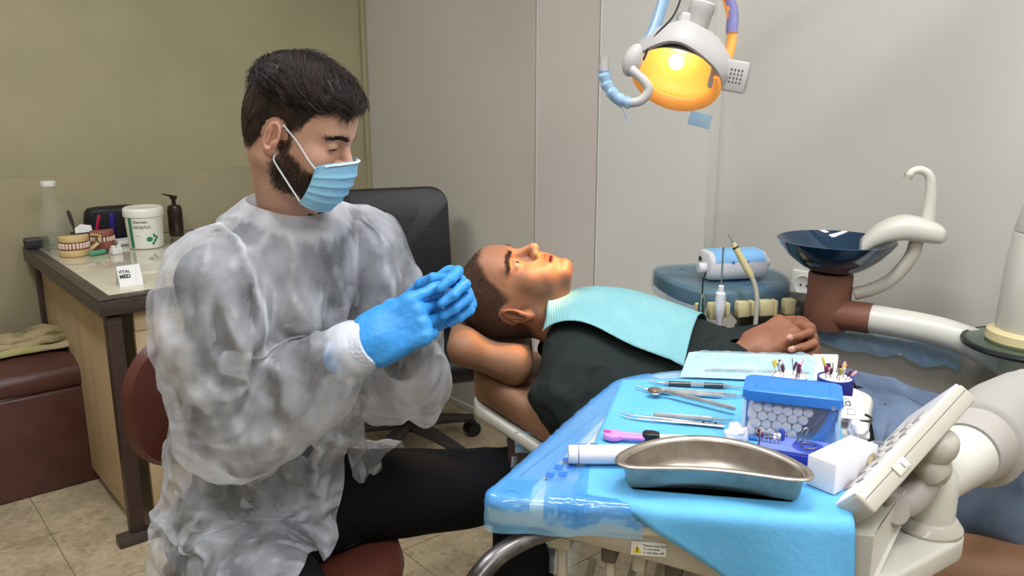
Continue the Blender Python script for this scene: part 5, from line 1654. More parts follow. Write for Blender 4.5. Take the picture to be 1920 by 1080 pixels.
# steel pull handle below the left corner
M('worn_steel', '6E6A68', 0.32, metal=.9, col2='4C4846', nscale=40)
hp_ = spline([(.06, .972, .822), (.02, .955, .818), (-.018, .935, .806), (-.043, .916, .786), (-.053, .905, .765)], 5)
obj('pull_handle', MB().tube(hp_, [.013 + .003 * i / 20 for i in range(len(hp_))], 14, flat=.8), MATS['worn_steel'], du, world=True)
obj('handle_knob', MB().sphere(hp_[-1], (.0165, .0165, .019), 18, 12), MATS['chrome'], du, world=True)
# handpiece holders and hoses hanging below the hull
for k, (s, w) in enumerate(((.10, .03), (.165, .02), (.205, .018), (.25, .022), (.30, .02))):
    c = V(-.04, .955, 0) + fd_ * s - fn_ * .06
    obj('holder', MB().box(c + V(0, 0, zb(c.x) - .012), (w, .03, .04), .004, rz(-20)), MATS['unit_beige' if k % 2 == 0 else 'unit_shadow'], du, world=True)
    obj('hose', MB().tube(spline([c + V(0, 0, zb(c.x) - .03), c + V(.004, .01, .70), c + V(.01, .05, .56), c + V(.05, .2, .42)] if False else [c + V(0, 0, zb(c.x) - .03), c + V(.004, .01, .68), c + V(.02, .06, .60), c + V(.06, .16, .66)], 6), .007, 8), MATS['unit_beige'], du, world=True)
# bracket, joint, base arm and elbow
M('joint_grey', 'A9A39B', 0.45)
obj('bracket', MB().loft([[V(.40, .905, .855), V(.40, .905, .80), V(.50, 1.0, .812), V(.50, 1.0, .858)], [V(.43, .885, .862), V(.43, .885, .775), V(.515, .985, .825), V(.51, .985, .868)], [V(.45, .915, .862), V(.45, .915, .775), V(.54, 1.02, .83), V(.54, 1.02, .868)]]), MATS['unit_white'], du, world=True, angle=20)
obj('joint_pin', MB().lathe([(.0, .034), (.015, .034), (.018, .030), (.018, .024), (.022, .023), (.024, .018), (.024, -.03)], 28, V(.49, .99, .845), frame(V(.1, -.95, .25))), MATS['joint_grey'], du, world=True)
bp_o = []
b0, b1 = V(.465, .955), V(.582, 1.045)
dv = (b1 - b0).normalized(); nv_ = V(-dv.y, dv.x)
for k in range(13): a = -PI / 2 + PI * k / 12; bp_o.append(tuple(b1 + dv * (.045 * math.cos(a)) + nv_ * (.045 * math.sin(a))))
for k in range(7): a = PI / 2 + PI * k / 6; bp_o.append(tuple(b0 + dv * (.03 * math.cos(a)) + nv_ * (.036 * math.sin(a))))
obj('base_arm', MB().prism(bp_o, .748, .784, .007, 3), MATS['unit_white'], du, world=True)
obj('swivel_ring', MB().lathe([(.043, .782), (.044, .788), (.036, .800), (.033, .802)], 36, (.582, 1.045, 0)), MATS['unit_beige'], du, world=True)
obj('swivel_post', MB().lathe([(.0315, .800), (.0315, .845), (.028, .868), (.018, .880), (.0, .882)], 36, (.582, 1.045, 0)), MATS['unit_white'], du, world=True)
e0 = V(.582, 1.05, .846); e1 = V(.672, 1.135, .850)
obj('elbow', MB().tube([e0, e0.lerp(e1, .5), e1], [.031, .038, .046], 32), MATS['unit_white'], du, world=True)
bd = V(.70, .715, -.03).normalized()
obj('elbow_collar', MB().tube([e1, e1 + bd * .03, e1 + bd * .06], [.049, .054, .058], 32), MATS['joint_grey'], du, world=True)
M('bellows_grey', 'A8A49D', 0.5)
rad, path = [], []
for k in range(61):
    path.append(e1 + bd * (.058 + .0047 * k)); rad.append(.0545 + .0150 * (math.sin(k * 2 * PI / 5.0) * .5 + .5) - .012 * max(0, k - 30) / 30)
obj('bellows', MB().tube(path, rad, 36), MATS['bellows_grey'], du, world=True, angle=80)
obj('support_arm', MB().tube(spline([path[-1], path[-1] + V(.05, .05, -.02), V(1.02, 1.36, .70), V(1.10, 1.46, .62)], 5), .05, 16), MATS['unit_white'], du, world=True)
obj('curved_tube', MB().tube(spline([(.50, 1.0, .846), (.525, 1.0, .848), (.552, 1.012, .872), (.565, 1.03, .91)], 6), .0205, 16), MATS['joint_grey'], du, world=True)
# control panel seen from its edge
pa, pb = V(.415, .885, .903), V(.612, 1.045, .985)
la = (pb - pa).normalized(); nz = V(-.62, .47, .62); nz = (nz - la * nz.dot(la)).normalized(); wy = nz.cross(la)
Rp_ = Matrix((la, wy, nz)).transposed()
pc0 = (pa + pb) / 2 + wy * .055
pn = obj('control_panel', MB().box((0, 0, 0), ((pb - pa).length, .115, .028), .005), MATS['unit_beige'], du)
pn.matrix_basis = mw(du).inverted() @ (Matrix.Translation(pc0) @ Rp_.to_4x4())
obj('panel_lid', MB().box((0, 0, .0142), ((pb - pa).length - .006, .109, .006), .002), MATS['scaler_white'], pn)
obj('panel_seam', MB().box((0, -.0572, .004), ((pb - pa).length - .01, .0008, .0010), 0), MATS['unit_shadow'], pn)
for i in range(5):
    for j in range(3): obj('button', MB().box((-.08 + .035 * i, -.03 + .028 * j, .0178), (.022, .016, .003), .001), MATS['joint_grey'], pn)
sw = obj('rocker_switch', MB().box((-.052, -.0585, .0), (.026, .003, .015), .001), MATS['unit_white'], pn)
obj('rocker', MB().box((-.047, -.0605, .0), (.008, .004, .009), .001), MATS['scaler_white'], sw)
obj('panel_bracket', MB().tube(spline([pc0 + la * .055 - nz * .02, pc0 + la * .035 - nz * .042, V(.572, 1.03, .885), V(.578, 1.04, .85)], 6), .021, 16), MATS['unit_beige'], du, world=True)
obj('panel_foot', MB().sphere(pc0 + la * .055 - nz * .026 - wy * .02, (.03, .026, .022), 16, 10, Rp_), MATS['unit_beige'], du, world=True)

# ------------------------------------------------------------------ blue paper mat
M('mat_blue', '62B0E0', 0.7, col2='5BAADA', nscale=16, bump=.1, bscale=120)
ZM = TZ + .0075
def mat_fn(u, v):
    B = V(.192, 1.372).lerp(V(.575, 1.40), u); 
    F = V(.075, .9385).lerp(V(.405, .891), u) + V((-.137, -.9906)) * (.005 - .030 * max(0, 1 - u / .3))
    Bz = ZM
    L = (F - B).length
    hang = .003 + .215 * max(0, (u - .12) / .88) ** 1.3
    tot = L + hang; s = (1 - v) * tot
    d = (F - B) / L
    bow = V((d.y, -d.x)) * (-.03 * math.sin(PI * v) * (1 - u) * 0)
    w = .0012 * mnoise.noise(V(u * 6, v * 7, 3))
    if u > .97: w += .002
    if s <= L - .004:
        p = B + d * s + bow; return V(p.x, p.y, Bz + abs(w))
    r = .012; e = s - (L - .004); n2 = V((-.137, -.9906))
    p0 = B + d * (L - .004)
    if e < r * PI / 2:
        a = e / r; return V(p0.x + n2.x * r * math.sin(a), p0.y + n2.y * r * math.sin(a), Bz - r * (1 - math.cos(a)))
    e -= r * PI / 2
    out = r + .10 * e + .012 * math.sin(u * 9) * e / .1
    return V(p0.x + n2.x * out + .05 * e, p0.y + n2.y * out, Bz - r - e)
mat = obj('paper_mat', MB().grid(mat_fn, 50, 70), MATS['mat_blue'], label='blue paper mat covering the delivery table and drooping over its front', cat='paper mat', angle=80)
mat.modifiers.new('thickness', 'SOLIDIFY').thickness = .0006

# ------------------------------------------------------------------ things on the delivery table
ZT = ZM + .0014
M('steel', 'C4C7C9', 0.36, metal=.85, col2='ABAEB0', nscale=60)
M('steel_worn', 'BDB5AA', 0.33, metal=.95, col2='988E82', nscale=25, rough2=.46, nlo=.35, nhi=.7)
M('steel_dark', '5C5A5A', 0.3, metal=.9)
# kidney dish
def kidney(n=72):
    o = []
    for k in range(n):
        a = 2 * PI * k / n
        x, y = .112 * math.cos(a), .050 * math.sin(a)
        t = 1 - (x / .112) ** 2
        y += .036 * t - .016                          # both long sides bow towards the back
        if math.sin(a) < 0: y += .012 * t
        o.append((x, y))
    return o
ko = kidney()
kd = thing('kidney_dish', 'stainless steel kidney dish at the front of the blue mat', 'kidney dish', (.252, .962, ZT), -10)
rg = []
for ins, z in ((.022, .0), (.0155, .0006), (.0095, .0045), (.0055, .014), (.002, .036), (-.001, .0395), (-.006, .0405), (-.0085, .0392), (-.0088, .0375), (-.006, .0365), (-.0015, .0375), (.0015, .0345), (.0032, .036), (.0067, .0145), (.0107, .0058), (.0163, .0020), (.0225, .0013)):
    rg.append([V(x, y, z) for x, y in inset(ko, ins)])
rg2 = [r for i, r in enumerate(rg) if i not in (11,)]
obj('dish', MB().loft(rg2), MATS['steel_worn'], kd, angle=60)
# white tube with cap
M('tube_white', 'E3DEE6', 0.35)
wt = thing('white_tube', 'white plastic tube lying left of the kidney dish', 'tube', (.076, 1.036, ZT + .0135))
dt = V(.995, -.0, 0).normalized()
obj('body', MB().lathe([(.0, .0), (.012, .0), (.0132, .002), (.0132, .082), (.012, .086), (0, .086)], 24, (.014, 0, 0), ry(90)), MATS['tube_white'], wt)
obj('cap', MB().lathe([(.0, .0), (.0115, .0), (.0128, .0015), (.0128, .013), (0, .0135)], 24, (0, 0, 0), ry(90)), MATS['scaler_white'], wt)
# pink clip with a dark collar and a white stem
M('pink_plastic', 'DE8BD6', 0.35)
M('hot_pink', 'C83C9A', 0.4)
pk = thing('pink_clip', 'pink rounded plastic clip with black collar lying above the white tube', 'clip', (.131, 1.118, ZT + .001), -8)
obj('clip_head', MB().prism(chaikin([(0, -.006), (.012, -.014), (.024, -.012), (.03, -.006), (.03, .008), (.016, .014), (.004, .011)], 2), 0, .010, .003), MATS['pink_plastic'], pk)
obj('clip_badge', MB().prism(chaikin([(.001, -.001), (.012, -.004), (.013, .004), (.003, .007)], 2), .0098, .0112, .0004), MATS['hot_pink'], pk)
for y in (-.0045, .0045): obj('prong', MB().tube([(.026, y, .005), (.045, y * 1.1, .005), (.064, y, .005)], [.0045, .0038, .0042], 10), MATS['pink_plastic'], pk)
obj('collar', MB().loft([[V(x, y * s, .0065 + z * s) for y, z in rrect(.018, .015, .004, 4)] for x, s in ((.058, .7), (.062, 1), (.074, 1.0), (.082, .8))]), MATS['black_plastic'], pk)
obj('stem', MB().tube([(.08, 0, .006), (.15, .002, .006)], .005, 10), MATS['tube_white'], pk)
# hand instruments
def instrument(name, label, a, b, rad, tipL, tipR, dark=None, z=.004):
    a, b = V((*a, ZT + z)), V((*b, ZT + z)); d = (b - a); L = d.length; d.normalize(); s = V(-d.y, d.x, 0)
    t = thing(name, label, 'dental tool', (a + b) / 2 - V(0, 0, z), 0, None)
    at_ = lambda x, y, zz=0: a + d * x + s * y + V(0, 0, zz)
    obj('shank', MB().tube([at_(.03, 0), at_(.032, 0), at_(.038, 0), at_(L - .038, 0), at_(L - .032, 0), at_(L - .03, 0)], [rad * .5, rad * .85, rad, rad, rad * .85, rad * .5], 8), MATS['steel'], t, world=True, angle=25)
    if dark:
        for x0, x1 in dark: obj('knurled_grip', MB().tube([at_(L * x0, 0), at_(L * (x0 + .01), 0), at_(L * (x1 - .01), 0), at_(L * x1, 0)], [rad, rad * 1.08, rad * 1.08, rad], 10), MATS['steel_dark'], t, world=True)
    if tipL: obj('working_tip', MB().tube(spline([at_(.031, 0)] + [at_(x, y, zz) for x, y, zz in tipL], 4), [rad * .55 - rad * .4 * i / (4 * len(tipL)) for i in range(4 * len(tipL) + 1)], 7), MATS['steel'], t, world=True)
    if tipR: obj('working_tip', MB().tube(spline([at_(L - .031, 0)] + [at_(L - x, y, zz) for x, y, zz in tipR], 4), [rad * .55 - rad * .4 * i / (4 * len(tipR)) for i in range(4 * len(tipR) + 1)], 7), MATS['steel'], t, world=True)
    return t
instrument('dental_probe', 'steel probe with dark knurled grips, furthest back of the loose tools', (.232, 1.343), (.395, 1.322), .0042, [(.018, .002, 0), (.008, .010, .001), (.0, .006, .001)], [(.016, 0, 0), (.008, -.005, 0), (.0, .002, 0)], [(.22, .45), (.58, .78)])
instrument('dental_scaler', 'plain steel double ended scaler crossed over by the mouth mirror', (.205, 1.315), (.382, 1.282), .004, [(.018, .0, 0), (.008, .007, .001), (.001, -.003, .001)], [(.016, 0, 0), (.008, -.004, 0), (.0, .006, 0)])
instrument('dental_explorer', 'slim steel explorer lying beside the scaler', (.212, 1.306), (.372, 1.274), .0034, [(.016, .003, 0), (.006, .010, 0), (.002, .016, 0)], [(.016, 0, 0), (.006, .003, 0), (.001, .008, 0)])
mm = instrument('mouth_mirror', 'steel dental mouth mirror with long angled handle', (.228, 1.303), (.372, 1.190), .0044, None, None, None, .010)
mm['label'] = 'steel mouth mirror whose handle slants across the blue mat'
mc = V(.236, 1.287, ZT + .010)
obj('mirror_neck', MB().tube([V(.253, 1.283, ZT + .010), V(.246, 1.288, ZT + .009), mc], [.002, .0018, .0018], 8), MATS['steel'], mm, world=True)
obj('mirror_disc', MB().lathe([(0, -.0015), (.011, -.0015), (.012, -.0005), (.012, .001), (.0105, .0018), (0, .0018)], 28, mc, rx(12)), MATS['chrome'], mm, world=True)
instrument('dental_excavator', 'thick round-ended steel instrument above the tweezers', (.19, 1.206), (.337, 1.176), .0042, None, [(.016, 0, 0), (.007, 0, 0), (.0, .006, 0)])
tw = thing('dental_tweezers', 'steel college tweezers with bent tips on the blue mat', 'tweezers', (.24, 1.185, ZT))
ta, tb = V(.163, 1.202, ZT + .003), V(.318, 1.158, ZT + .003); td = (tb - ta).normalized(); tn = V(-td.y, td.x, 0)
for s in (-1, 1):
    pts = [tb + tn * .001 * s, tb - td * .04 + tn * .002 * s, tb - td * .09 + tn * .0055 * s, tb - td * .135 + tn * .0055 * s, ta + td * .004 + tn * (.010 + .007 * s)]
    obj('blade', MB().tube(spline(pts, 5), [.0042, .0044, .0044, .0042, .004, .004, .0038, .0036, .0034, .0032, .003, .0028, .0026, .0024, .0022, .002, .0018, .0015, .0012, .001, .0007], 8, flat=.5), MATS['steel'], tw, world=True)
for x in (.012, .03): obj('rivet', MB().lathe([(.0018, 0), (.0018, .0026)], 10, tb - td * x + V(0, 0, .001)), MATS['steel_dark'], tw, world=True)

# cotton roll dispenser
M('box_blue', '2F7BD0', 0.35, col2='2A72C6', nscale=6)
M('clear_plastic', 'E8F0F5', 0.05, alpha=.08, spec=.4)
M('clear_edge', 'DDE9F0', 0.1, alpha=.55, spec=.6)
M('cotton', 'EAE6EA', 0.95, col2='DCD6DC', nscale=90, bump=.3, bscale=300)
BW, BD, BH = .128, .062, .068
cb_ = thing('cotton_roll_dispenser', 'clear box with blue lid full of white cotton rolls', 'dispenser', (.335, 1.118, ZT), -19)
obj('front_pane', MB().box((BW / 2, .0, BH / 2), (BW, .0018, BH - .004), .0005), MATS['clear_plastic'], cb_)
obj('side_pane', MB().box((BW, BD / 2, BH / 2), (.0018, BD, BH - .004), .0005), MATS['clear_plastic'], cb_)
obj('side_pane', MB().box((0, BD / 2, BH / 2), (.0018, BD, BH - .004), .0005), MATS['clear_plastic'], cb_)
obj('back_pane', MB().box((BW / 2, BD, BH / 2), (BW, .0018, BH - .004), .0005), MATS['box_blue'], cb_)
obj('floor_pane', MB().box((BW / 2, BD / 2, .002), (BW, BD, .004), .0008), MATS['box_blue'], cb_)
for x in (0, BW): obj('corner_post', MB().box((x, 0, BH / 2), (.005, .005, BH - .004), .0015), MATS['clear_edge'], cb_)
ld_ = obj('lid', MB().loft([[V(BW / 2 + x * s, BD / 2 + y * s, z) for x, y in rrect(BW + .008, BD + .008, .008, 4)] for s, z in ((1, BH - .006), (1, BH + .004), (.985, BH + .008), (.9, BH + .0105), (.5, BH + .0115))]), MATS['box_blue'], cb_)
for x in (.014, BW - .014): obj('lid_groove', MB().box((x, BD / 2, BH + .0108), (.0012, BD * .7, .0016), 0), MATS['film_mark'], ld_)
arc = [(BW - .014 - .0 * t, 0, 0) for t in (0,)]
cv = spline([(BW - .004, BH - .006), (BW - .010, BH - .022), (BW - .018, BH - .042), (BW - .032, BH - .060), (BW - .052, .010), (BW - .075, .005)], 5)
obj('curved_flap', MB().loft([[V(x - .007, y, z), V(x + .006, y, z - .003)] for (x, z) in cv for y in (.0035,)], False, (False, False)), MATS['box_blue'], cb_).modifiers.new('thickness', 'SOLIDIFY').thickness = .003
obj('chute', MB().loft([[V(x, .004, z), V(x, BD - .004, z)] for x, z in cv], False, (False, False)), MATS['box_blue'], cb_).modifiers.new('thickness', 'SOLIDIFY').thickness = .0015
obj('hinge_pin', MB().lathe([(.003, 0), (.003, .003)], 14, (BW - .009, -.001, BH - .004), rx(90)), MATS['scaler_white'], cb_)
roll_me = MB().lathe([(0, 0), (.005, 0), (.0066, .0009), (.0069, .003), (.0069, .049), (.0066, .0511), (.005, .052), (0, .052)], 14).mesh('cotton_roll')
roll_me.materials.append(MATS['cotton'])
Rd = rz(-19)
n_r = 0
for row in range(4):
    nx = (6, 7, 7, 6, 4)[row]
    for i in range(nx):
        x = .011 + (.007 if row % 2 else 0) + i * .0140 + rng.uniform(-.0008, .0008)
        if x > BW - (.056, .044, .036, .032, .024)[row]: continue
        z = .0115 + row * .0122 + rng.uniform(-.0006, .0006)
        o = obj('cotton_roll', roll_me, None, loc=V(.335, 1.118, ZT) + Rd @ V(x, .0045 + rng.uniform(0, .004), z), label='white cotton roll packed inside the clear blue-lidded box', cat='cotton roll', group='cotton rolls in the dispenser')
        o.rotation_euler = (math.radians(-90), 0, math.radians(-19 + rng.uniform(-3, 3)))
def blob(c, r, seed, k=.35, n=26, m=18):
    mb = MB().sphere((0, 0, 0), 1, n, m)
    return mb.xf(lambda p: V(c) + V(p.x * r[0], p.y * r[1], p.z * r[2]) * (1 + k * mnoise.noise(p * 1.7 + V(seed, 0, 0)) + k * .4 * mnoise.noise(p * 5 + V(seed, 3, 0))))
def slump(mb, z0): return mb.xf(lambda p: V(p.x, p.y, max(p.z, z0)))
setp(obj('cotton_wad', slump(blob((.326, 1.118, ZT + .006), (.016, .016, .016), 4), ZT), MATS['cotton']), 'loose white cotton wad left of the clear dispenser', 'cotton')
setp(obj('gauze_wad', slump(blob((.508, 1.128, ZT + .008), (.014, .018, .016), 9), ZT), MATS['cotton']), 'crumpled white gauze behind the white box', 'gauze')

# file pots
M('foam_white', 'E2DDD8', 0.9, bump=.3, bscale=200)
M('pot_cream', 'C9C6B2', 0.4)
M('pot_navy', '232C8C', 0.35)
M('file_purple', '6B2C4E', 0.4); M('file_yellow', 'C9B23A', 0.4); M('file_steel', '8E8A86', 0.3, metal=.9); M('file_pink', 'D9A6B6', 0.4); M('file_white', 'DAD5CC', 0.4); M('file_brown', '5E2A26', 0.4)
def pot(name, label, c, mat, r, h):
    t = thing(name, label, 'pot', (*c, ZT))
    obj('cup', MB().lathe([(0, 0), (r * .94, 0), (r, .002), (r * 1.02, h), (r * .94, h), (r * .92, h - .006)], 32, caps=(True, False)), mat, t)
    obj('foam', MB().lathe([(r * .93, h - .008), (r * .92, h - .002), (r * .6, h + .003), (0, h + .004)], 28, caps=(False, True)), MATS['foam_white'], t)
    return t
pot('file_pot', 'cream cup with foam and root canal files behind the clear box', (.452, 1.275), MATS['pot_cream'], .027, .042)
pot('file_pot', 'navy blue cup with foam and root canal files at the back right', (.512, 1.238), MATS['pot_navy'], .027, .052)
def files(c, h, r, n, where, seed):
    rr_ = random.Random(seed)
    for k in range(n):
        a = rr_.uniform(0, 2 * PI); q = r * math.sqrt(rr_.uniform(0, .8))
        p = V(c[0] + q * math.cos(a), c[1] + q * math.sin(a), ZT + h)
        tilt = V(math.cos(a) * q / r * rr_.uniform(.2, 1.3) + rr_.uniform(-.25, .25), math.sin(a) * q / r * .6, 1).normalized()
        ln = rr_.uniform(.012, .022)
        cn = rr_.choice(['purple', 'purple', 'yellow', 'steel', 'steel', 'pink', 'white', 'brown'])
        t = thing('root_canal_file', {'purple': 'tiny purple handled', 'yellow': 'tiny yellow handled', 'steel': 'tiny bare steel', 'pink': 'tiny pink handled', 'white': 'tiny white handled', 'brown': 'tiny brown handled'}[cn] + ' root canal file stuck in the ' + where, 'dental file', p, 0, cn + ' files in the ' + where)
        obj('needle', MB().tube([V(0, 0, -.004), tilt * ln], .0006 if cn != 'steel' else .0009, 5), MATS['file_steel'], t)
        if cn != 'steel':
            obj('grip', MB().tube([tilt * ln * .45, tilt * ln * .5, tilt * (ln + .002), tilt * (ln + .003)], [.0012, .0021, .0021, .0014], 8), MATS['file_' + cn], t)
files((.452, 1.275), .045, .024, 20, 'cream foam cup', 5)
files((.512, 1.238), .055, .024, 20, 'navy foam cup', 8)
# sterile pouch at the back of the table
M('pouch_blue', 'A6D8EA', 0.6)
pc_s = thing('sterile_pouch', 'clear fronted sterilisation pouch holding steel tools at the back', 'pouch', (.43, 1.385, ZT), 0)
def pouch_fn(z0, amp, seed):
    def f(u, v):
        A, B, C, D = V(.295, 1.375), V(.545, 1.345), V(.57, 1.425), V(.325, 1.448)
        p = A.lerp(B, u).lerp(D.lerp(C, u), v)
        e = min(u, 1 - u, v, 1 - v)
        return V(p.x, p.y, ZT + .003 + z0 * min(1, e * 7) + amp * mnoise.noise(V(u * 13 + seed, v * 6, 1)) * min(1, e * 6) + .022 * v)
    return f
obj('paper_back', MB().grid(pouch_fn(.002, .001, 1), 40, 16), MATS['pouch_blue'], pc_s, world=True)
obj('clear_front', MB().grid(pouch_fn(.011, .006, 5), 50, 20), MATS['film_clear'], pc_s, world=True, angle=80)
obj('end_flap', MB().add([(.520, 1.350, ZT + .006), (.565, 1.345, ZT + .006), (.590, 1.425, ZT + .028), (.545, 1.427, ZT + .028)], [(0, 1, 2, 3)]), MATS['paper_white'], pc_s, world=True).modifiers.new('thickness', 'SOLIDIFY').thickness = .0008
obj('enclosed_tool', MB().tube([(.34, 1.385, ZT + .012), (.36, 1.385, ZT + .012), (.50, 1.372, ZT + .012), (.52, 1.37, ZT + .012)], [.0015, .003, .003, .0015], 8), MATS['steel'], pc_s, world=True)
# file box with burs and a ring
M('navy_box', '1E2A8E', 0.35); M('navy_top', '6B7CC4', 0.35); M('navy_dish', '33459E', .35)
eb = thing('file_organiser', 'small navy plastic organiser box in front of the clear dispenser', 'organiser', (.385, 1.045, ZT), -20)
obj('base', MB().box((0, 0, .010), (.096, .052, .020), .004), MATS['navy_box'], eb)
obj('top_plate', MB().box((0, 0, .0215), (.090, .046, .004), .0015), MATS['navy_top'], eb)
obj('dish', MB().lathe([(.021, .0236), (.020, .0242), (.017, .0238), (.012, .0237), (0, .0237)], 28, (.018, -.002, 0)), MATS['navy_dish'], eb)
obj('lug', MB().lathe([(.0048, .022), (.0048, .036), (.004, .0375), (0, .0375)], 16, (-.018, .012, 0)), MATS['navy_dish'], eb)
cw = Rd @ V(.0, 0, 0)
ecx = V(.385, 1.045, ZT) + rz(-20) @ V(.018, -.004, .0255)
setp(obj('steel_ring', MB().tube([ecx + V(.010 * math.cos(a), .010 * math.sin(a), .001) for a in [2 * PI * k / 28 for k in range(29)]], .001, 8), MATS['chrome']), 'thin steel ring lying in the navy organiser dish', 'ring')
lc_ = V(.385, 1.045, ZT) + rz(-20) @ V(.004, .004, .0245)
setp(obj('steel_clip', MB().tube(spline([lc_ + V(-.004, 0, .001), lc_ + V(.001, 0, .008), lc_ + V(.006, .001, .017), lc_ + V(.010, .001, .0215), lc_ + V(.012, .0, .019), lc_ + V(.008, -.001, .009), lc_ + V(.004, -.001, .002)], 6), .0012, 8), MATS['chrome']), 'bent steel clip standing on the navy organiser', 'clip')
for k in range(12):
    p = V(.385, 1.045, ZT) + rz(-20) @ V(-.044 + .0055 * (k % 6) - .004, -.004 + .012 * (k // 6), .0235)
    cn = ('brown', 'purple', 'steel', 'steel', 'white', 'white')[k % 6]
    h_ = rng.uniform(.008, .014)
    t = thing('bur', {'brown': 'brown ringed', 'purple': 'purple topped', 'steel': 'plain steel', 'white': 'white capped'}[cn] + ' drill bur standing in the navy organiser', 'bur', p, 0, cn + ' burs in the organiser')
    obj('shaft', MB().lathe([(.001, 0), (.001, h_ * .6)], 8), MATS['steel'], t)
    obj('head', MB().lathe([(.001, h_ * .5), (.0022, h_ * .55), (.0024, h_ * .9), (.001, h_)], 10), MATS['file_' + cn], t)
# white box with a gold seal
M('card_white', 'E6E3E6', 0.45)
M('gold_print', 'BDB28A', 0.5)
wb_ = thing('white_box', 'plain white carton with round gold seal right of the kidney dish', 'box', (.430, .992, ZT), 38)
obj('carton', MB().box((0, 0, .0205), (.100, .040, .041), .0015), MATS['card_white'], wb_)
obj('seal', MB().lathe([(.0115, 0), (.0115, .0004)], 28, (.034, -.0202, .022), rx(90)), MATS['gold_print'], wb_)
for x in (-.004, 0, .004): obj('seal_print', MB().box((.034 + x, -.0208, .022), (.0014, .0003, .010 - abs(x)), 0), MATS['paper_white'], wb_)
# card with writing in front of the navy cup
cd = thing('brand_card', 'white notched plastic card with black DTE lettering leaning on the cup', 'card', (.506, 1.190, ZT + .024), R=rz(-14) @ rx(38))
cdo = [(x * 1.2, y * 1.2) for x, y in ((-.026, -.020), (.026, -.020), (.026, .016), (.022, .022), (.016, .022), (.014, .013), (-.008, .013), (-.010, .022), (-.022, .022), (-.026, .016))]
obj('card', MB().prism(cdo, 0, .0014), MATS['card_white'], cd, smooth=False)
obj('lettering', text_mesh('DTE.', .0125, bold=.0004), MATS['print_dark'], cd, loc=(0, .001, .0016), rot=(0, 0, PI + .2))
obj('lettering', text_mesh('TB-1L', .0055, bold=.0001), MATS['print_dark'], cd, loc=(.004, .0105, .0016), rot=(0, 0, PI + .2))
for x in (-.017, .007): obj('printed_square', MB().tube([(x, -.017, .0016), (x + .011, -.017, .0016), (x + .011, -.007, .0016), (x, -.007, .0016), (x, -.017, .0016)], .0005, 4), MATS['print_dark'], cd)
# scissors under the card
sc_ = thing('steel_scissors', 'steel scissors lying under the white lettered card', 'scissors', (.515, 1.16, ZT))
obj('blade', MB().tube([(.505, 1.20, ZT + .006), (.512, 1.16, ZT + .006), (.508, 1.115, ZT + .005)], [.003, .004, .001], 8, flat=.5), MATS['steel'], sc_, world=True)
obj('blade', MB().tube([(.530, 1.195, ZT + .005), (.522, 1.16, ZT + .005), (.512, 1.115, ZT + .004)], [.003, .004, .001], 8, flat=.5), MATS['steel'], sc_, world=True)
obj('finger_ring', MB().tube([(.540 + .010 * math.cos(a), 1.185 + .014 * math.sin(a), ZT + .005) for a in [2 * PI * k / 20 for k in range(21)]], .002, 8), MATS['steel_dark'], sc_, world=True)
# key ring behind the white box
kr = V(.500, 1.045, ZT + .014)
setp(obj('metal_ring', MB().tube([kr + V(.015 * math.cos(a), .008 * math.sin(a), .010 * math.sin(a)) for a in [2 * PI * k / 28 for k in range(29)]], .0022, 8), MATS['chrome']), 'shiny metal ring standing behind the white carton', 'ring')
# glass cartridge in the dentist's fingers
M('glass_clear', 'E6EAF5', 0.05, trans=.9, ior=1.4, spec=.6)
vl = thing('glass_cartridge', 'small clear glass cartridge held in the dentist\'s blue gloved fingers', 'cartridge', V(-.098, 1.225, 1.068))
va, vb = V(-.106, 1.222, 1.058), V(-.094, 1.228, 1.083)
obj('barrel', MB().tube([va, va.lerp(vb, .05), va.lerp(vb, .95), vb], [.005, .0056, .0056, .0045], 16), MATS['glass_clear'], vl, world=True)
obj('plunger', MB().tube([va.lerp(vb, -.18), va.lerp(vb, .02)], .0042, 12), MATS['tube_white'], vl, world=True)

# ------------------------------------------------------------------ waste bucket under the table
M('bucket_cream', 'CFC6B4', 0.5); M('red_tape', 'A01830', 0.45)
bk = thing('waste_bucket', 'cream bucket with red band below the delivery table', 'bucket', (.52, 1.12, .0))
bkx, bky = .515, 1.13
obj('body', MB().lathe([(.0, .0), (.08, .0), (.084, .01), (.095, .685), (.095, .70), (.089, .70), (.086, .685), (.08, .02)], 36, (bkx, bky, 0), caps=(True, False)), MATS['bucket_cream'], bk, world=True)
obj('rim', MB().lathe([(.089, .70), (.101, .70), (.1025, .695), (.101, .687), (.0955, .685)], 36, (bkx, bky, 0), caps=(False, False)), MATS['bucket_cream'], bk, world=True)
obj('red_band', MB().lathe([(.0925, .57), (.0945, .57), (.0958, .65), (.0938, .65)], 36, (bkx, bky, 0), caps=(False, False)), MATS['red_tape'], bk, world=True)
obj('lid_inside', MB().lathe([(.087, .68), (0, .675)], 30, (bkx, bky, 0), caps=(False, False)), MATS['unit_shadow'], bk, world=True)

# ------------------------------------------------------------------ things on the desk (x along the front edge, y towards the wall)
def dthing(name, label, cat, x, y, rot=0, z=.0005): return thing(name, label, cat, desk_pt(x, y, z), 40 + rot)
M('glass_bottle', 'DDE6DE', 0.04, alpha=.035, spec=1.0)
M('water', 'C6CFA8', 0.05, alpha=.10, spec=.5)
M('cap_white', 'D9D7D0', 0.5)
bt = dthing('glass_bottle', 'clear glass bottle with white cap and a little water at the desk corner', 'bottle', .058, .895)
obj('glass', MB().lathe([(0, 0), (.042, 0), (.047, .004), (.048, .085), (.045, .115), (.030, .175), (.024, .21), (.0225, .24), (.0215, .24), (.0225, .21), (.0285, .175), (.0435, .115), (.0465, .085), (.0455, .008), (0, .006)], 36), MATS['glass_bottle'], bt)
obj('cap', MB().lathe([(.0, .238), (.026, .238), (.027, .241), (.027, .252), (.0255, .256), (0, .256)], 28), MATS['cap_white'], bt)
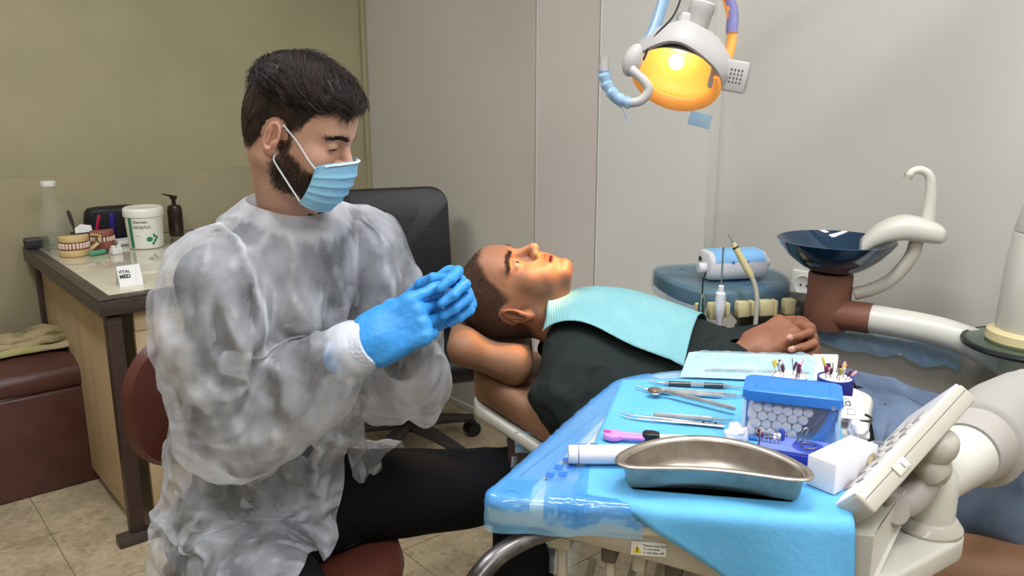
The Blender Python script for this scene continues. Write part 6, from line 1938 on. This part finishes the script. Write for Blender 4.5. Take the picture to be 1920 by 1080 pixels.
obj('water', MB().lathe([(0, .008), (.0445, .009), (.045, .060), (0, .060)], 28), MATS['water'], bt)
M('phone_dark', '2C2A2C', 0.3)
ps = dthing('black_case', 'small glossy black case at the back corner of the desk', 'case', .01, .985, -8)
obj('case', MB().box((0, 0, .019), (.085, .05, .038), .006), MATS['phone_dark'], ps)
obj('seam', MB().box((0, 0, .028), (.086, .051, .001), 0), MATS['black_plastic'], ps)
obj('button', MB().box((.0, -.0255, .016), (.02, .002, .008), .001), MATS['dark_plastic'], ps)
M('pouch_black', '141316', 0.6, bump=.15, bscale=120)
M('logo_grey', '8A8A8C', 0.5); M('violet_strap', '2A1F7A', .6)
pb_ = dthing('black_pouch', 'black zip pouch with violet strap against the olive wall', 'pouch', .285, .955, -6)
rg = []
for s, z in ((.90, .0), (1, .014), (1.0, .09), (.96, .118), (.86, .132), (.6, .136)):
    rg.append([V(x * (s if True else 1) - .0 * z, y * (.75 + .25 * s) - z * .06, z) for x, y in rrect(.215, .085, .025, 5)])
obj('bag', MB().loft(rg), MATS['pouch_black'], pb_)
obj('logo', text_mesh('dji', .018, bold=.0006), MATS['logo_grey'], pb_, loc=(.058, -.0475, .082), rot=(math.radians(86), 0, 0))
obj('violet_band', MB().loft([[V(x, y, z) for x in (-.024, -.004)] for y, z in ((-.046, .02), (-.048, .06), (-.051, .10), (-.048, .126), (-.03, .139))], False, (False, False)), MATS['violet_strap'], pb_).modifiers.new('thickness', 'SOLIDIFY').thickness = .002
obj('loop', MB().tube(spline([(.10, -.03, .07), (.125, -.035, .078), (.142, -.035, .065), (.135, -.035, .05), (.105, -.03, .045)], 6), .005, 8, flat=.6), MATS['pouch_black'], pb_)
lb = dthing('camera_lens_pouch', 'round soft black lens pouch in front of the zip pouch', 'pouch', .36, .87)
obj('pouch', MB().lathe([(0, 0), (.038, .001), (.045, .012), (.045, .045), (.038, .058), (0, .062)], 28), MATS['pouch_black'], lb)
obj('drawcord', MB().tube([(.03 * math.cos(a), .03 * math.sin(a), .0605) for a in [2 * PI * k / 20 for k in range(21)]], .002, 6), MATS['violet_strap'], lb)
# pen holder
M('smoke_plastic', '3C4340', 0.3, alpha=.75)
ph = dthing('pen_holder', 'dark tilted pen holder behind the teeth models', 'pen holder', .16, .872, 6)
obj('tray', MB().box((0, 0, .03), (.095, .05, .058), .004), MATS['smoke_plastic'], ph)
obj('rim', MB().tube([(x, y, .059) for x, y in rrect(.095, .05, .006, 4)] + [(.0475, -.019, .059)], .0016, 6), MATS['black_plastic'], ph)
M('pen_red', 'B01E48', .3)
rp_ = thing('red_pen', 'red marker pen leaning in the dark holder', 'pen', desk_pt(.19, .858, .045), 40)
obj('barrel', MB().tube([(0, 0, 0), (.012, -.004, .05), (.018, -.006, .075)], [.0055, .006, .006], 12), MATS['pen_red'], rp_)
obj('clip', MB().box((.016, -.0135, .062), (.003, .002, .03), .0005, ry(14)), MATS['pen_red'], rp_)
sp_ = thing('steel_spatula', 'grey metal mixing spatula standing in the pen holder', 'spatula', desk_pt(.128, .88, .03), 40)
obj('handle', MB().tube([(0, 0, -.02), (-.006, 0, .05)], .0035, 8), MATS['steel_dark'], sp_)
obj('blade', MB().loft([[V(-.006 + dx - .2 * (z - .05), dy, z) for dx, dy in ((-w, -.0008), (w, -.0008), (w, .0008), (-w, .0008))] for z, w in ((.05, .003), (.065, .007), (.10, .0075), (.115, .004))]), MATS['steel_dark'], sp_)
pp = thing('paper_slip', 'folded white paper slip sticking out of the pen holder', 'paper', desk_pt(.15, .855, .06), 40)
obj('sheet', MB().add([(-.03, 0, 0), (.03, .0, .0), (.028, .006, .024), (-.008, .006, .032), (-.03, .004, .018)], [(0, 1, 2, 3, 4)]), MATS['paper_white'], pp, smooth=False).modifiers.new('thickness', 'SOLIDIFY').thickness = .0008
cdg = thing('glass_slab', 'small clear glass slab leaning on the pen holder', 'slab', desk_pt(.165, .838, .03), 40)
obj('slab', MB().box((0, 0, .0), (.05, .003, .03), .0008, rx(-20)), MATS['glass_bottle'], cdg)
# teeth models
M('model_cream', 'CDB27C', 0.5, col2='C2A671', nscale=12)
M('gum_brown', '8A4F42', 0.35); M('tooth', 'D9C2B0', 0.25); M('gum_pink', 'B5705E', .12, alpha=.8, spec=.7)
tm = dthing('teeth_model', 'cream plaster teeth model with brown gums on the desk', 'teeth model', .085, .735, -6)
def jaw(w, d, n=28):
    return [(w * math.cos(a), -d * math.sin(a)) for a in [PI * k / n for k in range(n + 1)]]
arch = jaw(.052, .054)
obj('lower_base', MB().prism(list(reversed([(x, y) for x, y in arch])) if False else [(x, y) for x, y in arch][::-1], .0, .024, .004), MATS['model_cream'], tm)
obj('upper_base', MB().prism([(x, y) for x, y in arch][::-1], .052, .074, .004), MATS['model_cream'], tm)
obj('gums', MB().prism([(x * .93, y * .95) for x, y in arch][::-1], .022, .054, .004), MATS['gum_brown'], tm)
def teeth(parent, w, d, z0, up, n=12, r=.0048, mat=None):
    for k in range(n):
        a = PI * (.08 + .84 * k / (n - 1)); c = V(w * math.cos(a), -d * math.sin(a), z0)
        obj('tooth', MB().loft([[c + rz(math.degrees(math.atan2(-d * math.cos(a), -w * math.sin(a)))) @ V(x * s, y * s, z * up) for x, y in rrect(r * 1.6, r * 1.5, r * .6, 3)] for s, z in ((.7, 0), (1, .003), (1, .008), (.8, .0105))]), mat or MATS['tooth'], parent)
teeth(tm, .0495, .0525, .029, 1, 12, .0058); teeth(tm, .0495, .0525, .049, -1, 12, .0058)
obj('hinge', MB().tube([(.045, .0, .012), (.078, .016, .03), (.09, .02, .06), (.062, .01, .068)], [.012, .010, .009, .010], 10, flat=.6), MATS['model_cream'], tm)
obj('hinge_slot', MB().box((.080, .0095, .042), (.005, .003, .022), .001, ry(-15)), MATS['dark_wood'], tm)
t2_ = dthing('gum_model', 'clear pinkish brown gum and teeth model behind the cream one', 'teeth model', .20, .815, 4)
ob2 = jaw(.044, .046)[::-1]
obj('lower_gum', MB().prism(ob2, .0, .032, .005), MATS['gum_brown'], t2_)
obj('upper_gum', MB().prism(ob2, .044, .072, .008), MATS['gum_brown'], t2_)
obj('inner_gum', MB().prism([(x * .8, y * .8) for x, y in ob2], .03, .046, .002), MATS['gum_pink'], t2_)
teeth(t2_, .042, .0445, .030, 1, 10, .0055); teeth(t2_, .042, .0445, .047, -1, 10, .0055)
M('tube_green', '4F9270', .3)
gt = dthing('green_tube', 'green plastic tube lying in front of the gum model', 'tube', .118, .668, 16)
obj('tube', MB().lathe([(0, 0), (.0085, 0), (.0095, .003), (.0095, .055), (.008, .06), (0, .06)], 18, (0, 0, .0095), ry(90)), MATS['tube_green'], gt)
obj('cap', MB().lathe([(0, .055), (.008, .055), (.008, .066), (0, .066)], 16, (0, 0, .0095), ry(90)), MATS['black_plastic'], gt)
mo = dthing('white_mould', 'small white stepped plastic mould beside the green tube', 'mould', .205, .655, 10)
obj('block', MB().box((0, 0, .012), (.036, .026, .024), .003), MATS['cap_white'], mo)
for x in (-.010, .010): obj('stub', MB().box((x, 0, .028), (.012, .018, .010), .002), MATS['cap_white'], mo)
# white tub
M('tub_white', 'DEDDD3', .4); M('tub_green', '2E7D4E', .45); M('print_grey', '707070', .5)
tb_ = dthing('white_tub', 'white round plastic tub with green leaf print on the desk', 'tub', .335, .735, 0)
obj('body', MB().lathe([(0, 0), (.057, 0), (.061, .003), (.068, .128), (.068, .136), (0, .136)], 40), MATS['tub_white'], tb_)
obj('lid', MB().lathe([(.0685, .120), (.0725, .122), (.073, .142), (.071, .150), (.066, .154), (.06, .152), (0, .152)], 40), MATS['tub_white'], tb_)
def on_tub(ang, z, mesh_fn, mat, name, off=.0008):
    """wrap flat print (x, z) around the tub wall, local angle measured from the viewer's side"""
    me = mesh_fn; vs = []
    for v in me.vertices:
        r = .061 + .007 * (z + v.co.y) / .128 + off; a = math.radians(ang) + v.co.x / r
        vs.append((r * math.sin(a), -r * math.cos(a), z + v.co.y))
    for v, c in zip(me.vertices, vs): v.co = c
    return obj(name, me, mat, tb_)
face = -18                                             # degrees: where the label faces
def rect_mesh(w, h, n=8):
    mb = MB().grid(lambda u, v: V((u - .5) * w, (v - .5) * h, 0), n, 2); return mb.mesh('print', False)
on_tub(face - 46, .062, rect_mesh(.016, .112), MATS['tub_green'], 'green_stripe')
on_tub(face - 12, .104, text_mesh('Zhermack', .0125, bold=.0002), MATS['print_dark'], 'lettering')
on_tub(face - 8, .086, text_mesh('zetaplus', .0195, bold=.0002), MATS['print_grey'], 'lettering')
on_tub(face - 22, .052, text_mesh('putty', .007), MATS['print_grey'], 'lettering')
def leaf(cx, cy, w, h, rot):
    mb = MB(); n = 16
    pts = []
    for k in range(n):
        a = 2 * PI * k / n; x, y = w * math.cos(a), h * math.sin(a)
        c, s = math.cos(rot), math.sin(rot); pts.append((cx + x * c - y * s, cy + x * s + y * c, 0))
    return mb.add(pts, [tuple(range(n))]).mesh('leaf', False)
for cx, cy, w, h, r in ((0, 0, .0115, .009, 0), (.020, -.006, .0075, .0048, .9), (.013, -.016, .0075, .0045, 1.0), (.018, .012, .0085, .0045, 2.0), (.027, .004, .0075, .004, 1.3)):
    on_tub(face + 14, .038, leaf(cx, cy, w, h, r), MATS['tub_green'], 'leaf_print')
# brown dispenser
M('brown_gloss', '2F1F1A', .2)
ds = dthing('brown_dispenser', 'dark brown glossy dispenser bottle beside the white tub', 'dispenser', .505, .905, 0)
obj('body', MB().lathe([(0, 0), (.027, 0), (.029, .004), (.029, .11), (.024, .125), (.012, .13), (0, .13)], 28), MATS['brown_gloss'], ds)
obj('pump', MB().lathe([(.008, .128), (.008, .15), (.014, .152), (.014, .165), (0, .166)], 18), MATS['brown_gloss'], ds)
obj('lever', MB().tube([(.01, 0, .16), (-.02, -.005, .168), (-.045, -.01, .176)], [.008, .007, .004], 10, flat=.6), MATS['brown_gloss'], ds)
wp = dthing('paper_pack', 'flat white paper pack lying beside the white tub', 'paper', .30, .86, 5)
obj('pack', MB().box((0, 0, .009), (.10, .07, .018), .006), MATS['paper_white'], wp)
# little standing card box at the front edge
vm = dthing('card_box', 'small white folded card printed VITAL MED at the front of the desk', 'card', .098, .115, 0)
tent = [(-.034, -.018), (.034, -.018)]
obj('front_face', MB().add([(-.034, -.022, 0), (.034, -.022, 0), (.034, .0, .062), (-.034, .0, .062)], [(0, 1, 2, 3)]), MATS['paper_white'], vm, smooth=False).modifiers.new('thickness', 'SOLIDIFY').thickness = .001
obj('back_face', MB().add([(-.034, .024, 0), (-.034, .0, .062), (.034, .0, .062), (.034, .024, 0)], [(0, 1, 2, 3)]), MATS['paper_white'], vm, smooth=False).modifiers.new('thickness', 'SOLIDIFY').thickness = .001
ra = math.atan2(.062, .022)
for tx_, z, sz, b in (('VITAL', .044, .013, .0003), ('MED', .030, .016, .0006)):
    obj('lettering', text_mesh(tx_, sz, bold=b), MATS['print_dark'], vm, loc=(-.014, -.022 + z / .062 * .022 - .0012, z), rot=(ra, 0, 0))
for k in range(4): obj('lettering', text_mesh('+ ....', .005), MATS['print_dark'], vm, loc=(.019, -.022 + (.018 + .009 * k) / .062 * .022 - .0012, .018 + .009 * k), rot=(ra, 0, 0))
